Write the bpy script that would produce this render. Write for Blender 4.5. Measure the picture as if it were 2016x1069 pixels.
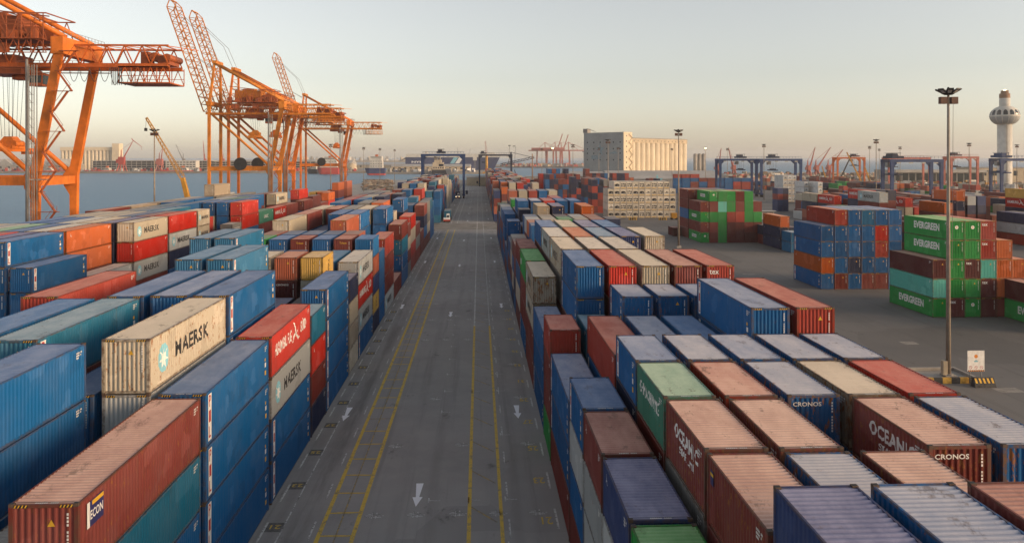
import bpy, bmesh, math, random
import numpy as np
from mathutils import Vector, Matrix

# ------------------------------------------------------------------ scene, camera, sky, sun, exposure
for o in list(bpy.data.objects):
    bpy.data.objects.remove(o)
SC = bpy.context.scene
COL = SC.collection
R = math.radians

CAM_H = 24.0
FPX = 1514.0                      # focal length in pixels of a 2016 px wide picture
YAW = math.atan(65.0 / FPX)
cam_d = bpy.data.cameras.new('camera')
cam = bpy.data.objects.new('camera', cam_d)
COL.objects.link(cam)
cam_d.sensor_width = 36.0
cam_d.lens = 36.0 * FPX / 2016.0
cam_d.shift_y = -223.5 / 2016.0
cam_d.clip_start = 0.5
cam_d.clip_end = 60000.0
cam.location = (0, 0, CAM_H)
cam.rotation_euler = (R(90), 0, -YAW)
SC.camera = cam

SUN_EL = R(11.0)
SUN_AZ = R(112.0)                 # clockwise from +Y (the road's direction): over the camera's right shoulder
world = bpy.data.worlds.new('World')
SC.world = world
world.use_nodes = True
nt = world.node_tree
for n in list(nt.nodes):
    nt.nodes.remove(n)
sky = nt.nodes.new('ShaderNodeTexSky')
sky.sky_type = 'NISHITA'
sky.sun_disc = False
sky.sun_elevation = SUN_EL
sky.sun_rotation = SUN_AZ
sky.altitude = 0
sky.air_density = 1.0
sky.dust_density = 1.0
sky.ozone_density = 2.0
bg = nt.nodes.new('ShaderNodeBackground')
bg.inputs['Strength'].default_value = 0.138
wo = nt.nodes.new('ShaderNodeOutputWorld')
hsv = nt.nodes.new('ShaderNodeHueSaturation')      # a hazy sky is paler than a clear one
hsv.inputs['Saturation'].default_value = 0.44
nt.links.new(sky.outputs['Color'], hsv.inputs['Color'])
warm = nt.nodes.new('ShaderNodeMix'); warm.data_type = 'RGBA'; warm.blend_type = 'MULTIPLY'   # dust in the evening air
warm.inputs[0].default_value = 1.0
warm.inputs[7].default_value = (1.0, 0.915, 0.835, 1.0)
nt.links.new(hsv.outputs['Color'], warm.inputs[6])
nt.links.new(warm.outputs[2], bg.inputs['Color'])
nt.links.new(bg.outputs['Background'], wo.inputs['Surface'])

sun_d = bpy.data.lights.new('sun', 'SUN')
sun_d.energy = 2.1
sun_d.angle = R(24.0)
sun_d.color = (1.0, 0.64, 0.34)
sun = bpy.data.objects.new('sun', sun_d)
COL.objects.link(sun)
sd = Vector((math.sin(SUN_AZ) * math.cos(SUN_EL), math.cos(SUN_AZ) * math.cos(SUN_EL), math.sin(SUN_EL)))
sun.rotation_euler = sd.to_track_quat('Z', 'Y').to_euler()
sun.location = sd * 300

SC.view_settings.view_transform = 'Standard'
SC.view_settings.look = 'None'
SC.view_settings.gamma = 1.0
SC.view_settings.exposure = 0.86
SC.view_settings.use_curve_mapping = False
SC.render.engine = 'CYCLES'
SC.cycles.use_denoising = True
SC.cycles.max_bounces = 6
SC.cycles.diffuse_bounces = 3
SC.cycles.glossy_bounces = 2
SC.cycles.transmission_bounces = 2
SC.cycles.volume_bounces = 1
SC.cycles.transparent_max_bounces = 4

# ------------------------------------------------------------------ helpers
def at(px, d, z=0.0):
    """world point at depth d on the vertical plane through photo column px"""
    u = (px - 1008.0) / FPX
    return Vector((d * (math.sin(YAW) + u * math.cos(YAW)), d * (math.cos(YAW) - u * math.sin(YAW)), z))

def hz(py, d):
    """height seen at photo row py at depth d"""
    return CAM_H + (311.0 - py) * d / FPX

def tag(o, label=None, cat=None, group=None, kind=None):
    if label: o['label'] = label
    if cat: o['category'] = cat
    if group: o['group'] = group
    if kind: o['kind'] = kind
    return o

def empty(name, loc=(0, 0, 0), rz=0.0):
    o = bpy.data.objects.new(name, None)
    o.empty_display_size = 0.5
    o.location = loc
    o.rotation_euler = (0, 0, rz)
    COL.objects.link(o)
    return o

def link(name, me, parent=None, loc=None, color=None):
    o = bpy.data.objects.new(name, me)
    COL.objects.link(o)
    if parent is not None: o.parent = parent
    if loc is not None: o.location = loc
    if color is not None: o.color = color
    return o

class MB:
    def __init__(s):
        s.v = []; s.f = []; s.m = []; s.sm = []
    def quad(s, a, b, c, d, m=0):
        i = len(s.v); s.v += [tuple(a), tuple(b), tuple(c), tuple(d)]
        s.f.append((i, i+1, i+2, i+3)); s.m.append(m); s.sm.append(False)
    def tri(s, a, b, c, m=0):
        i = len(s.v); s.v += [tuple(a), tuple(b), tuple(c)]
        s.f.append((i, i+1, i+2)); s.m.append(m); s.sm.append(False)
    def poly(s, pts, m=0):
        i = len(s.v); s.v += [tuple(p) for p in pts]
        s.f.append(tuple(range(i, i+len(pts)))); s.m.append(m); s.sm.append(False)
    def hexa(s, p, m=0):
        """8 corners: bottom loop 0-3, top loop 4-7"""
        i = len(s.v); s.v += [tuple(q) for q in p]
        for f in ((3, 2, 1, 0), (4, 5, 6, 7), (0, 1, 5, 4), (1, 2, 6, 5), (2, 3, 7, 6), (3, 0, 4, 7)):
            s.f.append(tuple(i+k for k in f)); s.m.append(m); s.sm.append(False)
    def box(s, x0, y0, z0, x1, y1, z1, m=0):
        s.hexa([(x0, y0, z0), (x1, y0, z0), (x1, y1, z0), (x0, y1, z0), (x0, y0, z1), (x1, y0, z1), (x1, y1, z1), (x0, y1, z1)], m)
    def cbox(s, cx, cy, z0, wx, wy, h, m=0):
        s.box(cx-wx/2, cy-wy/2, z0, cx+wx/2, cy+wy/2, z0+h, m)
    def bar(s, p, q, w, h=None, m=0, w2=None, h2=None):
        """rectangular bar from p to q, w across (horizontal), h the other way"""
        p = Vector(p); q = Vector(q); h = h or w; w2 = w2 or w; h2 = h2 or h
        d = (q-p).normalized()
        up = Vector((0, 0, 1)) if abs(d.z) < 0.98 else Vector((0, 1, 0))
        a = d.cross(up).normalized(); b = a.cross(d).normalized()
        c = []
        for (o, ww, hh) in ((p, w, h), (q, w2, h2)):
            c += [o - a*ww/2 - b*hh/2, o + a*ww/2 - b*hh/2, o + a*ww/2 + b*hh/2, o - a*ww/2 + b*hh/2]
        s.hexa(c, m)
    def tube(s, p, q, r, r2=None, n=8, m=0, cap=True):
        p = Vector(p); q = Vector(q); r2 = r if r2 is None else r2
        d = (q-p).normalized()
        up = Vector((0, 0, 1)) if abs(d.z) < 0.98 else Vector((0, 1, 0))
        a = d.cross(up).normalized(); b = a.cross(d).normalized()
        i = len(s.v)
        for (o, rr) in ((p, r), (q, r2)):
            for k in range(n):
                t = 2*math.pi*k/n
                s.v.append(tuple(o + a*math.cos(t)*rr + b*math.sin(t)*rr))
        for k in range(n):
            k2 = (k+1) % n
            s.f.append((i+k, i+k2, i+n+k2, i+n+k)); s.m.append(m); s.sm.append(n > 6)
        if cap:
            s.f.append(tuple(i+k for k in reversed(range(n)))); s.m.append(m); s.sm.append(False)
            s.f.append(tuple(i+n+k for k in range(n))); s.m.append(m); s.sm.append(False)
    def path(s, pts, r, n=5, m=0):
        for a, b in zip(pts[:-1], pts[1:]):
            s.tube(a, b, r, n=n, m=m, cap=False)
    def lathe(s, prof, n=24, c=(0, 0), m=0, smooth=True):
        i = len(s.v)
        for (r, z) in prof:
            for k in range(n):
                t = 2*math.pi*k/n
                s.v.append((c[0]+r*math.cos(t), c[1]+r*math.sin(t), z))
        for j in range(len(prof)-1):
            for k in range(n):
                k2 = (k+1) % n
                s.f.append((i+j*n+k, i+j*n+k2, i+(j+1)*n+k2, i+(j+1)*n+k)); s.m.append(m); s.sm.append(smooth)
        s.f.append(tuple(i+(len(prof)-1)*n+k for k in range(n))); s.m.append(m); s.sm.append(False)
    def prism(s, pts, z0, z1, m=0):
        """vertical prism over a CCW polygon"""
        n = len(pts); i = len(s.v)
        s.v += [(p[0], p[1], z0) for p in pts] + [(p[0], p[1], z1) for p in pts]
        s.f.append(tuple(i+n+k for k in range(n))); s.m.append(m); s.sm.append(False)
        s.f.append(tuple(i+k for k in reversed(range(n)))); s.m.append(m); s.sm.append(False)
        for k in range(n):
            k2 = (k+1) % n
            s.f.append((i+k, i+k2, i+n+k2, i+n+k)); s.m.append(m); s.sm.append(False)
    def slab_xz(s, pts, y0, y1, m=0):
        """prism over a polygon in the XZ plane, between y0 and y1"""
        n = len(pts); i = len(s.v)
        s.v += [(p[0], y0, p[1]) for p in pts] + [(p[0], y1, p[1]) for p in pts]
        s.f.append(tuple(i+k for k in range(n))); s.m.append(m); s.sm.append(False)
        s.f.append(tuple(i+n+k for k in reversed(range(n)))); s.m.append(m); s.sm.append(False)
        for k in range(n):
            k2 = (k+1) % n
            s.f.append((i+k2, i+k, i+n+k, i+n+k2)); s.m.append(m); s.sm.append(False)
    def mesh(s, name, mats):
        me = bpy.data.meshes.new(name)
        me.from_pydata(s.v, [], s.f)
        if not isinstance(mats, (list, tuple)): mats = [mats]
        for k in mats: me.materials.append(k)
        if len(mats) > 1: me.polygons.foreach_set('material_index', s.m)
        me.polygons.foreach_set('use_smooth', s.sm)
        me.update()
        return me
    def build(s, name, mats, parent=None, loc=None, fixn=False, color=None):
        me = s.mesh(name, mats)
        if fixn:
            b = bmesh.new(); b.from_mesh(me); bmesh.ops.recalc_face_normals(b, faces=b.faces); b.to_mesh(me); b.free()
        return link(name, me, parent, loc, color)

def truss(mb, p, q, up, depth, n, r, rd, m=0):
    """plane truss: bottom chord p-q, top chord offset by up*depth, n bays of diagonals"""
    p = Vector(p); q = Vector(q); u = Vector(up)*depth
    mb.bar(p, q, r, r, m); mb.bar(p+u, q+u, r, r, m)
    for k in range(n):
        a = p.lerp(q, k/n); b = p.lerp(q, (k+0.5)/n); c = p.lerp(q, (k+1)/n)
        mb.bar(a, b+u, rd, rd, m); mb.bar(b+u, c, rd, rd, m)

# ------------------------------------------------------------------ materials
class NT:
    def __init__(s, name):
        s.mat = bpy.data.materials.new(name); s.mat.use_nodes = True
        s.t = s.mat.node_tree
        s.bs = s.t.nodes['Principled BSDF']
    def n(s, typ, **kw):
        x = s.t.nodes.new(typ)
        for k, v in kw.items():
            if k.startswith('i_'):
                x.inputs[k[2:].replace('_', ' ')].default_value = v
            else: setattr(x, k, v)
        return x
    def l(s, a, b): s.t.links.new(a, b)
    def math(s, op, a, b=None, clamp=False):
        x = s.t.nodes.new('ShaderNodeMath'); x.operation = op; x.use_clamp = clamp
        for i, v in enumerate((a, b)):
            if v is None: continue
            if isinstance(v, (int, float)): x.inputs[i].default_value = v
            else: s.l(v, x.inputs[i])
        return x.outputs[0]
    def mix(s, fac, a, b, blend='MIX'):
        x = s.t.nodes.new('ShaderNodeMix'); x.data_type = 'RGBA'; x.blend_type = blend
        for i, v in ((0, fac), (6, a), (7, b)):
            if isinstance(v, (int, float)): x.inputs[i].default_value = v
            elif isinstance(v, tuple): x.inputs[i].default_value = (v[0], v[1], v[2], 1)
            else: s.l(v, x.inputs[i])
        return x.outputs[2]
    def noise(s, vec, scale, detail=4, rough=0.6, off=None):
        x = s.t.nodes.new('ShaderNodeTexNoise'); x.inputs['Scale'].default_value = scale
        x.inputs['Detail'].default_value = detail; x.inputs['Roughness'].default_value = rough
        if vec is not None: s.l(vec, x.inputs['Vector'])
        return x.outputs['Fac']
    def ramp(s, fac, a, b):
        x = s.t.nodes.new('ShaderNodeMapRange'); x.interpolation_type = 'SMOOTHSTEP'
        s.l(fac, x.inputs[0]); x.inputs[1].default_value = a; x.inputs[2].default_value = b
        return x.outputs[0]
    def mapping(s, vec, scale=(1, 1, 1), loc=None):
        x = s.t.nodes.new('ShaderNodeMapping'); x.inputs['Scale'].default_value = scale
        s.l(vec, x.inputs['Vector'])
        if loc is not None: s.l(loc, x.inputs['Location'])
        return x.outputs[0]
    def bump(s, h, strength=0.3, dist=0.02):
        x = s.t.nodes.new('ShaderNodeBump'); x.inputs['Strength'].default_value = strength; x.inputs['Distance'].default_value = dist
        s.l(h, x.inputs['Height']); s.l(x.outputs[0], s.bs.inputs['Normal'])

def simple(name, col, rough=0.6, metal=0.0, var=0.25, scale=0.6, spec=0.4, emit=None):
    t = NT(name); b = t.bs
    b.inputs['Roughness'].default_value = rough; b.inputs['Metallic'].default_value = metal
    b.inputs['Specular IOR Level'].default_value = spec
    co = t.n('ShaderNodeTexCoord').outputs['Object']
    f = t.noise(co, scale, 5, 0.65)
    d = tuple(c*(1-var) for c in col); e = tuple(min(1, c*(1+var*0.7)) for c in col)
    t.l(t.mix(t.ramp(f, 0.3, 0.7), d, e), b.inputs['Base Color'])
    if emit:
        b.inputs['Emission Color'].default_value = (*emit[0], 1); b.inputs['Emission Strength'].default_value = emit[1]
    return t.mat

def painted_steel(name, col, rust=0.35, scale=0.35, rough=0.55):
    """weathered crane paint: fading, dirt runs and rust spots"""
    t = NT(name); b = t.bs
    co = t.n('ShaderNodeTexCoord').outputs['Object']
    f = t.noise(co, scale, 5, 0.6)
    c1 = t.mix(t.ramp(f, 0.3, 0.75), tuple(c*0.72 for c in col), tuple(min(1, c*1.12) for c in col))
    runs = t.noise(t.mapping(co, (1.5, 1.5, 0.12)), 1.0, 4, 0.7)
    c2 = t.mix(t.math('MULTIPLY', t.ramp(runs, 0.55, 0.75), rust), c1, (0.13, 0.05, 0.025))
    sp = t.noise(co, 2.2, 6, 0.7)
    c3 = t.mix(t.math('MULTIPLY', t.ramp(sp, 0.62, 0.72), rust), c2, (0.09, 0.035, 0.02))
    t.l(c3, b.inputs['Base Color'])
    b.inputs['Roughness'].default_value = rough; b.inputs['Specular IOR Level'].default_value = 0.35
    return t.mat

def container_paint(name, roof=False, frame=False):
    """colour from the object; its alpha says how rusty and dusty this one is"""
    t = NT(name); b = t.bs
    oi = t.n('ShaderNodeObjectInfo')
    tc = t.n('ShaderNodeTexCoord').outputs['Object']
    comb = t.n('ShaderNodeCombineXYZ')
    t.l(t.math('MULTIPLY', oi.outputs['Random'], 97.0), comb.inputs[0])
    t.l(t.math('MULTIPLY', oi.outputs['Random'], 53.0), comb.inputs[1])
    t.l(t.math('MULTIPLY', oi.outputs['Random'], 31.0), comb.inputs[2])
    v = t.n('ShaderNodeVectorMath'); v.operation = 'ADD'
    sc_ = t.n('ShaderNodeVectorMath'); sc_.operation = 'SCALE'; t.l(tc, sc_.inputs[0]); t.l(t.math('ADD', t.math('MULTIPLY', oi.outputs['Random'], 0.8), 0.65), sc_.inputs['Scale'])
    t.l(sc_.outputs[0], v.inputs[0]); t.l(comb.outputs[0], v.inputs[1]); co = v.outputs[0]
    age = oi.outputs['Alpha']; base = oi.outputs['Color']
    hs = t.n('ShaderNodeHueSaturation'); t.l(base, hs.inputs['Color'])
    t.l(t.math('ADD', t.math('MULTIPLY', oi.outputs['Random'], 0.35), 0.82), hs.inputs['Value'])
    t.l(t.math('SUBTRACT', 1.12, t.math('MULTIPLY', oi.outputs['Random'], 0.14)), hs.inputs['Saturation'])
    fade = t.noise(co, 0.35, 5, 0.65)
    c = t.mix(t.math('MULTIPLY', t.ramp(fade, 0.35, 0.8), 0.10), hs.outputs[0], (0.26, 0.25, 0.24))
    # dirt runs down the walls
    runs = t.noise(t.mapping(co, (3.0, 3.0, 0.18)), 1.0, 5, 0.7)
    if roof:
        # pale dust film, thick in places, sky sheen put into its colour, puddle stains
        d1 = t.noise(t.mapping(co, (0.8, 0.35, 1)), 1.0, 6, 0.7)
        lay = t.math('ADD', t.math('MULTIPLY', t.ramp(d1, 0.3, 0.7), 0.30), t.math('ADD', t.math('MULTIPLY', age, 0.52), 0.24), clamp=True)
        sx_ = t.n('ShaderNodeSeparateXYZ'); t.l(base, sx_.inputs[0])
        mx = t.math('MAXIMUM', t.math('MAXIMUM', sx_.outputs[0], sx_.outputs[1]), sx_.outputs[2])
        bl = t.n('ShaderNodeVectorMath'); bl.operation = 'SCALE'; t.l(base, bl.inputs[0]); t.l(t.math('DIVIDE', 0.62, mx), bl.inputs['Scale'])
        chalk = t.mix(t.math('ADD', t.math('MULTIPLY', age, 0.26), 0.46), bl.outputs[0], (0.70, 0.60, 0.48))      # paint bleached by the sun under dust
        c = t.mix(lay, c, chalk)
        st = t.noise(t.mapping(co, (0.9, 0.45, 1)), 1.1, 5, 0.75)
        c = t.mix(t.math('MULTIPLY', t.ramp(st, 0.57, 0.68), t.math('ADD', t.math('MULTIPLY', age, 0.35), 0.32)), c, (0.11, 0.08, 0.06))
        sx2 = t.n('ShaderNodeSeparateXYZ'); t.l(tc, sx2.inputs[0])
        edge = t.ramp(t.math('ABSOLUTE', sx2.outputs[0]), 0.80, 1.2)          # rust creeps in from the side rails
        rs = t.math('ADD', t.noise(co, 1.7, 6, 0.75), t.math('MULTIPLY', edge, 0.11))
        c = t.mix(t.math('MULTIPLY', t.ramp(rs, 0.63, 0.72), t.math('MULTIPLY', age, 0.6)), c, (0.27, 0.115, 0.05))
    else:
        c = t.mix(t.math('MULTIPLY', t.ramp(runs, 0.52, 0.85), t.math('ADD', t.math('MULTIPLY', age, 0.35), 0.10)), c, (0.14, 0.10, 0.07))
        rs = t.noise(t.mapping(co, (2.6, 2.6, 0.9)), 2.0, 7, 0.74)
        c = t.mix(t.ramp(t.math('ADD', rs, t.math('MULTIPLY', t.math('MULTIPLY', age, age), 0.17)), 0.68, 0.76), c, (0.24, 0.095, 0.03))
        # repainted repair plates
        vr = t.n('ShaderNodeTexVoronoi'); vr.distance = 'CHEBYCHEV'; vr.inputs['Scale'].default_value = 0.75; t.l(co, vr.inputs['Vector'])
        vs = t.n('ShaderNodeSeparateXYZ'); t.l(vr.outputs['Color'], vs.inputs[0])
        hv = t.n('ShaderNodeHueSaturation'); t.l(c, hv.inputs['Color']); hv.inputs['Value'].default_value = 1.28; hv.inputs['Saturation'].default_value = 0.92
        c = t.mix(t.math('MULTIPLY', t.ramp(vs.outputs[0], 0.86, 0.90), 0.55), c, hv.outputs[0])
        hd_ = t.n('ShaderNodeHueSaturation'); t.l(c, hd_.inputs['Color']); hd_.inputs['Value'].default_value = 0.74
        c = t.mix(t.math('MULTIPLY', t.ramp(vs.outputs[1], 0.88, 0.92), 0.5), c, hd_.outputs[0])
        if frame:
            fr = t.noise(co, 2.4, 6, 0.75)
            c = t.mix(t.math('MULTIPLY', t.ramp(fr, 0.36, 0.60), t.math('ADD', t.math('MULTIPLY', age, 0.45), 0.42)), c, (0.10, 0.062, 0.042))  # brown grime, darkened further to stand in for shaded seams between boxes
    t.l(c, b.inputs['Base Color'])
    rg = t.noise(co, 1.2, 4, 0.6)
    rr = t.n('ShaderNodeMapRange'); t.l(rg, rr.inputs[0]); rr.inputs[3].default_value = 0.42; rr.inputs[4].default_value = 0.72
    t.l(rr.outputs[0], b.inputs['Roughness'])
    b.inputs['Specular IOR Level'].default_value = 0.22
    wv = t.noise(co, 1.3, 4, 0.55)
    t.bump(wv, 0.25, 0.03)
    return t.mat

MAT = {}
MAT['side'] = container_paint('container_wall_paint')
MAT['roof'] = container_paint('container_roof_paint', roof=True)
MAT['frame'] = container_paint('container_frame_paint', frame=True)
MAT['casting'] = simple('casting_steel', (0.085, 0.055, 0.04), 0.75, var=0.5, scale=6)
MAT['white'] = simple('white_paint', (0.72, 0.71, 0.68), 0.6, var=0.15, scale=2)
def worn_print(name, col, hole=0.40):
    t = NT(name); b = t.bs; b.inputs['Base Color'].default_value = (*col, 1); b.inputs['Roughness'].default_value = 0.65
    co = t.n('ShaderNodeTexCoord').outputs['Object']
    oi = t.n('ShaderNodeObjectInfo'); v = t.n('ShaderNodeVectorMath'); v.operation = 'ADD'; t.l(co, v.inputs[0])
    cb = t.n('ShaderNodeCombineXYZ'); t.l(t.math('MULTIPLY', oi.outputs['Random'], 40.0), cb.inputs[0]); t.l(cb.outputs[0], v.inputs[1])
    f = t.noise(v.outputs[0], 2.5, 8, 0.8); t.l(t.math('MULTIPLY', t.ramp(f, hole, hole+0.08), 0.97), b.inputs['Alpha'])
    return t.mat
MAT['letter_white'] = worn_print('worn_white_lettering', (0.70, 0.69, 0.66), 0.30)
MAT['letter_black'] = worn_print('worn_black_lettering', (0.02, 0.02, 0.022), 0.32)
MAT['offwhite'] = simple('offwhite_wall', (0.55, 0.53, 0.48), 0.75, var=0.15, scale=0.2)
MAT['black'] = simple('black_print', (0.018, 0.018, 0.02), 0.6, var=0.2)
MAT['redprint'] = simple('red_print', (0.42, 0.03, 0.03), 0.55, var=0.2)
MAT['starblue'] = simple('pale_blue_print', (0.20, 0.47, 0.56), 0.6, var=0.15)
MAT['yellow'] = simple('yellow_print', (0.66, 0.38, 0.03), 0.6, var=0.2, scale=3)
MAT['navyprint'] = simple('navy_print', (0.03, 0.03, 0.12), 0.6)
MAT['orangeprint'] = simple('orange_print', (0.65, 0.22, 0.03), 0.6)
MAT['reeferbox'] = simple('reefer_machinery', (0.02, 0.02, 0.022), 0.6)
MAT['crane_orange'] = painted_steel('crane_orange_paint', (0.68, 0.18, 0.02), 0.5)
MAT['crane_red'] = painted_steel('crane_red_orange_paint', (0.50, 0.115, 0.02), 0.45)
MAT['crane_amber'] = painted_steel('crane_amber_paint', (0.60, 0.205, 0.022), 0.5)
MAT['crane_rust'] = painted_steel('crane_machinery_paint', (0.34, 0.09, 0.03), 0.7)
MAT['rtg_blue'] = painted_steel('gantry_blue_paint', (0.020, 0.052, 0.15), 0.3)
MAT['rtg_dark'] = painted_steel('gantry_dark_paint', (0.02, 0.03, 0.06), 0.3)
MAT['red_steel'] = painted_steel('red_steel_paint', (0.42, 0.06, 0.04), 0.3)
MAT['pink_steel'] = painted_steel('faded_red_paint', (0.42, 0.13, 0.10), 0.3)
MAT['yellow_steel'] = painted_steel('yellow_steel_paint', (0.50, 0.25, 0.03), 0.3)
MAT['grey_steel'] = painted_steel('grey_steel', (0.24, 0.23, 0.22), 0.45)
MAT['mast'] = painted_steel('mast_steel', (0.30, 0.25, 0.20), 0.7, scale=0.8)
MAT['dark'] = simple('dark_metal', (0.03, 0.03, 0.032), 0.6)
MAT['rubber'] = simple('rubber', (0.018, 0.018, 0.018), 0.85)
MAT['glass'] = simple('dark_glass', (0.02, 0.03, 0.035), 0.12, spec=0.6)
MAT['lampglass'] = simple('lamp_glass', (0.45, 0.44, 0.40), 0.2, var=0.1)
MAT['lit_lamp'] = simple('lit_lamp', (0.8, 0.7, 0.4), 0.4, emit=((1.0, 0.75, 0.35), 6.0))
MAT['concrete'] = simple('concrete', (0.33, 0.31, 0.28), 0.85, var=0.25, scale=0.15)
MAT['silo_wall'] = simple('silo_concrete', (0.62, 0.53, 0.39), 0.85, var=0.10, scale=0.06)
MAT['grey_wall'] = simple('grey_metal_wall', (0.30, 0.31, 0.31), 0.7, var=0.12, scale=0.1)
MAT['tan_wall'] = simple('tan_wall', (0.46, 0.38, 0.27), 0.85, var=0.15, scale=0.1)
MAT['roof_sheet'] = simple('roof_sheet', (0.36, 0.35, 0.33), 0.7, var=0.15, scale=0.08)
MAT['brown_wall'] = simple('brown_wall', (0.26, 0.16, 0.10), 0.8)
MAT['gear_brown'] = simple('gear_box_brown', (0.10, 0.05, 0.035), 0.7)
MAT['pale_mark'] = simple('pale_mural', (0.22, 0.29, 0.33), 0.8)
MAT['plate_dark'] = simple('number_plate_paint', (0.135, 0.13, 0.123), 0.9, var=0.4, scale=3)
MAT['kerb_yellow'] = simple('kerb_yellow', (0.50, 0.30, 0.06), 0.8, var=0.35, scale=2)
MAT['kerb_black'] = simple('kerb_black', (0.05, 0.05, 0.05), 0.85, var=0.4, scale=2)
MAT['rock'] = simple('rock', (0.15, 0.115, 0.08), 0.95, var=0.4, scale=0.5)
MAT['leaf'] = simple('palm_leaf', (0.05, 0.07, 0.03), 0.8, var=0.4)
MAT['bark'] = simple('bark', (0.13, 0.09, 0.06), 0.9)
MAT['hull_navy'] = painted_steel('hull_navy', (0.022, 0.04, 0.12), 0.15, scale=0.03)
MAT['hull_red'] = painted_steel('hull_red', (0.45, 0.05, 0.035), 0.25, scale=0.05)
MAT['hull_black'] = painted_steel('hull_black', (0.02, 0.022, 0.03), 0.25, scale=0.05)

def worn_paint(name, col, wear=0.45):
    """road paint with holes worn through to the asphalt colour"""
    t = NT(name); b = t.bs
    co = t.n('ShaderNodeTexCoord').outputs['Object']
    f = t.noise(co, 1.3, 8, 0.8); g = t.noise(co, 9.0, 4, 0.7)
    h = t.math('ADD', t.math('MULTIPLY', f, 0.6), t.math('MULTIPLY', g, 0.4))
    t.l(t.mix(t.ramp(h, wear, wear+0.10), (0.15, 0.143, 0.135), col), b.inputs['Base Color'])
    b.inputs['Roughness'].default_value = 0.8
    return t.mat
MAT['road_yellow'] = worn_paint('worn_yellow_line', (0.62, 0.42, 0.06), 0.40)
MAT['faint_yellow'] = worn_paint('faded_yellow_line', (0.46, 0.32, 0.07), 0.46)
MAT['road_white'] = worn_paint('worn_white_line', (0.55, 0.55, 0.52), 0.42)
MAT['faint_white'] = worn_paint('faded_white_line', (0.55, 0.55, 0.53), 0.44)
MAT['arrow_white'] = worn_paint('white_arrow_paint', (0.82, 0.83, 0.85), 0.28)

def asphalt(name, gain):
    t = NT(name); b = t.bs
    co = t.n('ShaderNodeTexCoord').outputs['Object']
    big = t.noise(co, 0.035, 6, 0.65); mid = t.noise(co, 0.45, 6, 0.7); fine = t.noise(co, 14.0, 3, 0.7)
    c = t.mix(t.ramp(big, 0.3, 0.7), (0.175, 0.169, 0.162), (0.25, 0.241, 0.23))
    c = t.mix(t.math('MULTIPLY', t.ramp(mid, 0.35, 0.75), 0.5), c, (0.27, 0.257, 0.237))
    # long tyre-polished and oily streaks along the driving direction
    st = t.noise(t.mapping(co, (0.9, 0.02, 1)), 1.0, 5, 0.65)
    c = t.mix(t.math('MULTIPLY', t.ramp(st, 0.52, 0.70), 0.38), c, (0.09, 0.087, 0.084))
    # wheel tracks worn into the lanes
    sx_ = t.n('ShaderNodeSeparateXYZ'); t.l(co, sx_.inputs[0])
    wob = t.math('MULTIPLY', t.math('SUBTRACT', t.noise(t.mapping(co, (0.05, 0.03, 1)), 1.0, 2, 0.5), 0.5), 1.6)
    brk = t.ramp(t.noise(t.mapping(co, (0.5, 0.06, 1)), 1.0, 4, 0.7), 0.36, 0.62)
    for xc, wd, am in ((-11.75, 0.75, 0.50), (-5.6, 0.45, 0.20), (-3.2, 0.45, 0.20), (2.7, 0.4, 0.22), (4.3, 0.45, 0.20), (-13.4, 0.4, 0.2)):
        dd_ = t.math('ABSOLUTE', t.math('SUBTRACT', t.math('ADD', sx_.outputs[0], wob), xc))
        tr_ = t.math('SUBTRACT', 1.0, t.ramp(dd_, wd*0.3, wd*1.5))
        c = t.mix(t.math('MULTIPLY', t.math('MULTIPLY', tr_, brk), am), c, (0.055, 0.05, 0.046))
    oil = t.noise(t.mapping(co, (0.22, 0.13, 1)), 1.0, 6, 0.75)
    c = t.mix(t.math('MULTIPLY', t.ramp(oil, 0.60, 0.70), 0.7), c, (0.055, 0.052, 0.05))
    # rectangular repairs, long across the lane or along it
    br = t.n('ShaderNodeTexVoronoi'); br.distance = 'CHEBYCHEV'; br.inputs['Scale'].default_value = 1.0
    t.l(t.mapping(co, (0.11, 0.055, 1)), br.inputs['Vector'])
    sp = t.n('ShaderNodeSeparateXYZ'); t.l(br.outputs['Color'], sp.inputs[0])
    c = t.mix(t.math('MULTIPLY', t.ramp(sp.outputs[0], 0.5, 1.0), 0.30), c, (0.10, 0.096, 0.092))
    c = t.mix(t.math('MULTIPLY', t.ramp(sp.outputs[1], 0.75, 1.0), 0.30), c, (0.30, 0.285, 0.265))
    c = t.mix(t.math('MULTIPLY', t.ramp(fine, 0.3, 0.8), 0.25), c, (0.23, 0.22, 0.20))
    gn = t.n('ShaderNodeVectorMath'); gn.operation = 'SCALE'; gn.inputs['Scale'].default_value = gain; t.l(c, gn.inputs[0])
    t.l(gn.outputs[0], b.inputs['Base Color'])
    r = t.n('ShaderNodeMapRange'); t.l(mid, r.inputs[0]); r.inputs[3].default_value = 0.62; r.inputs[4].default_value = 0.9
    t.l(r.outputs[0], b.inputs['Roughness']); b.inputs['Specular IOR Level'].default_value = 0.3
    t.bump(fine, 0.25, 0.01)
    return t.mat
MAT['asphalt'] = asphalt('yard_asphalt', 0.70)
MAT['road'] = asphalt('road_asphalt', 1.3)

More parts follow.
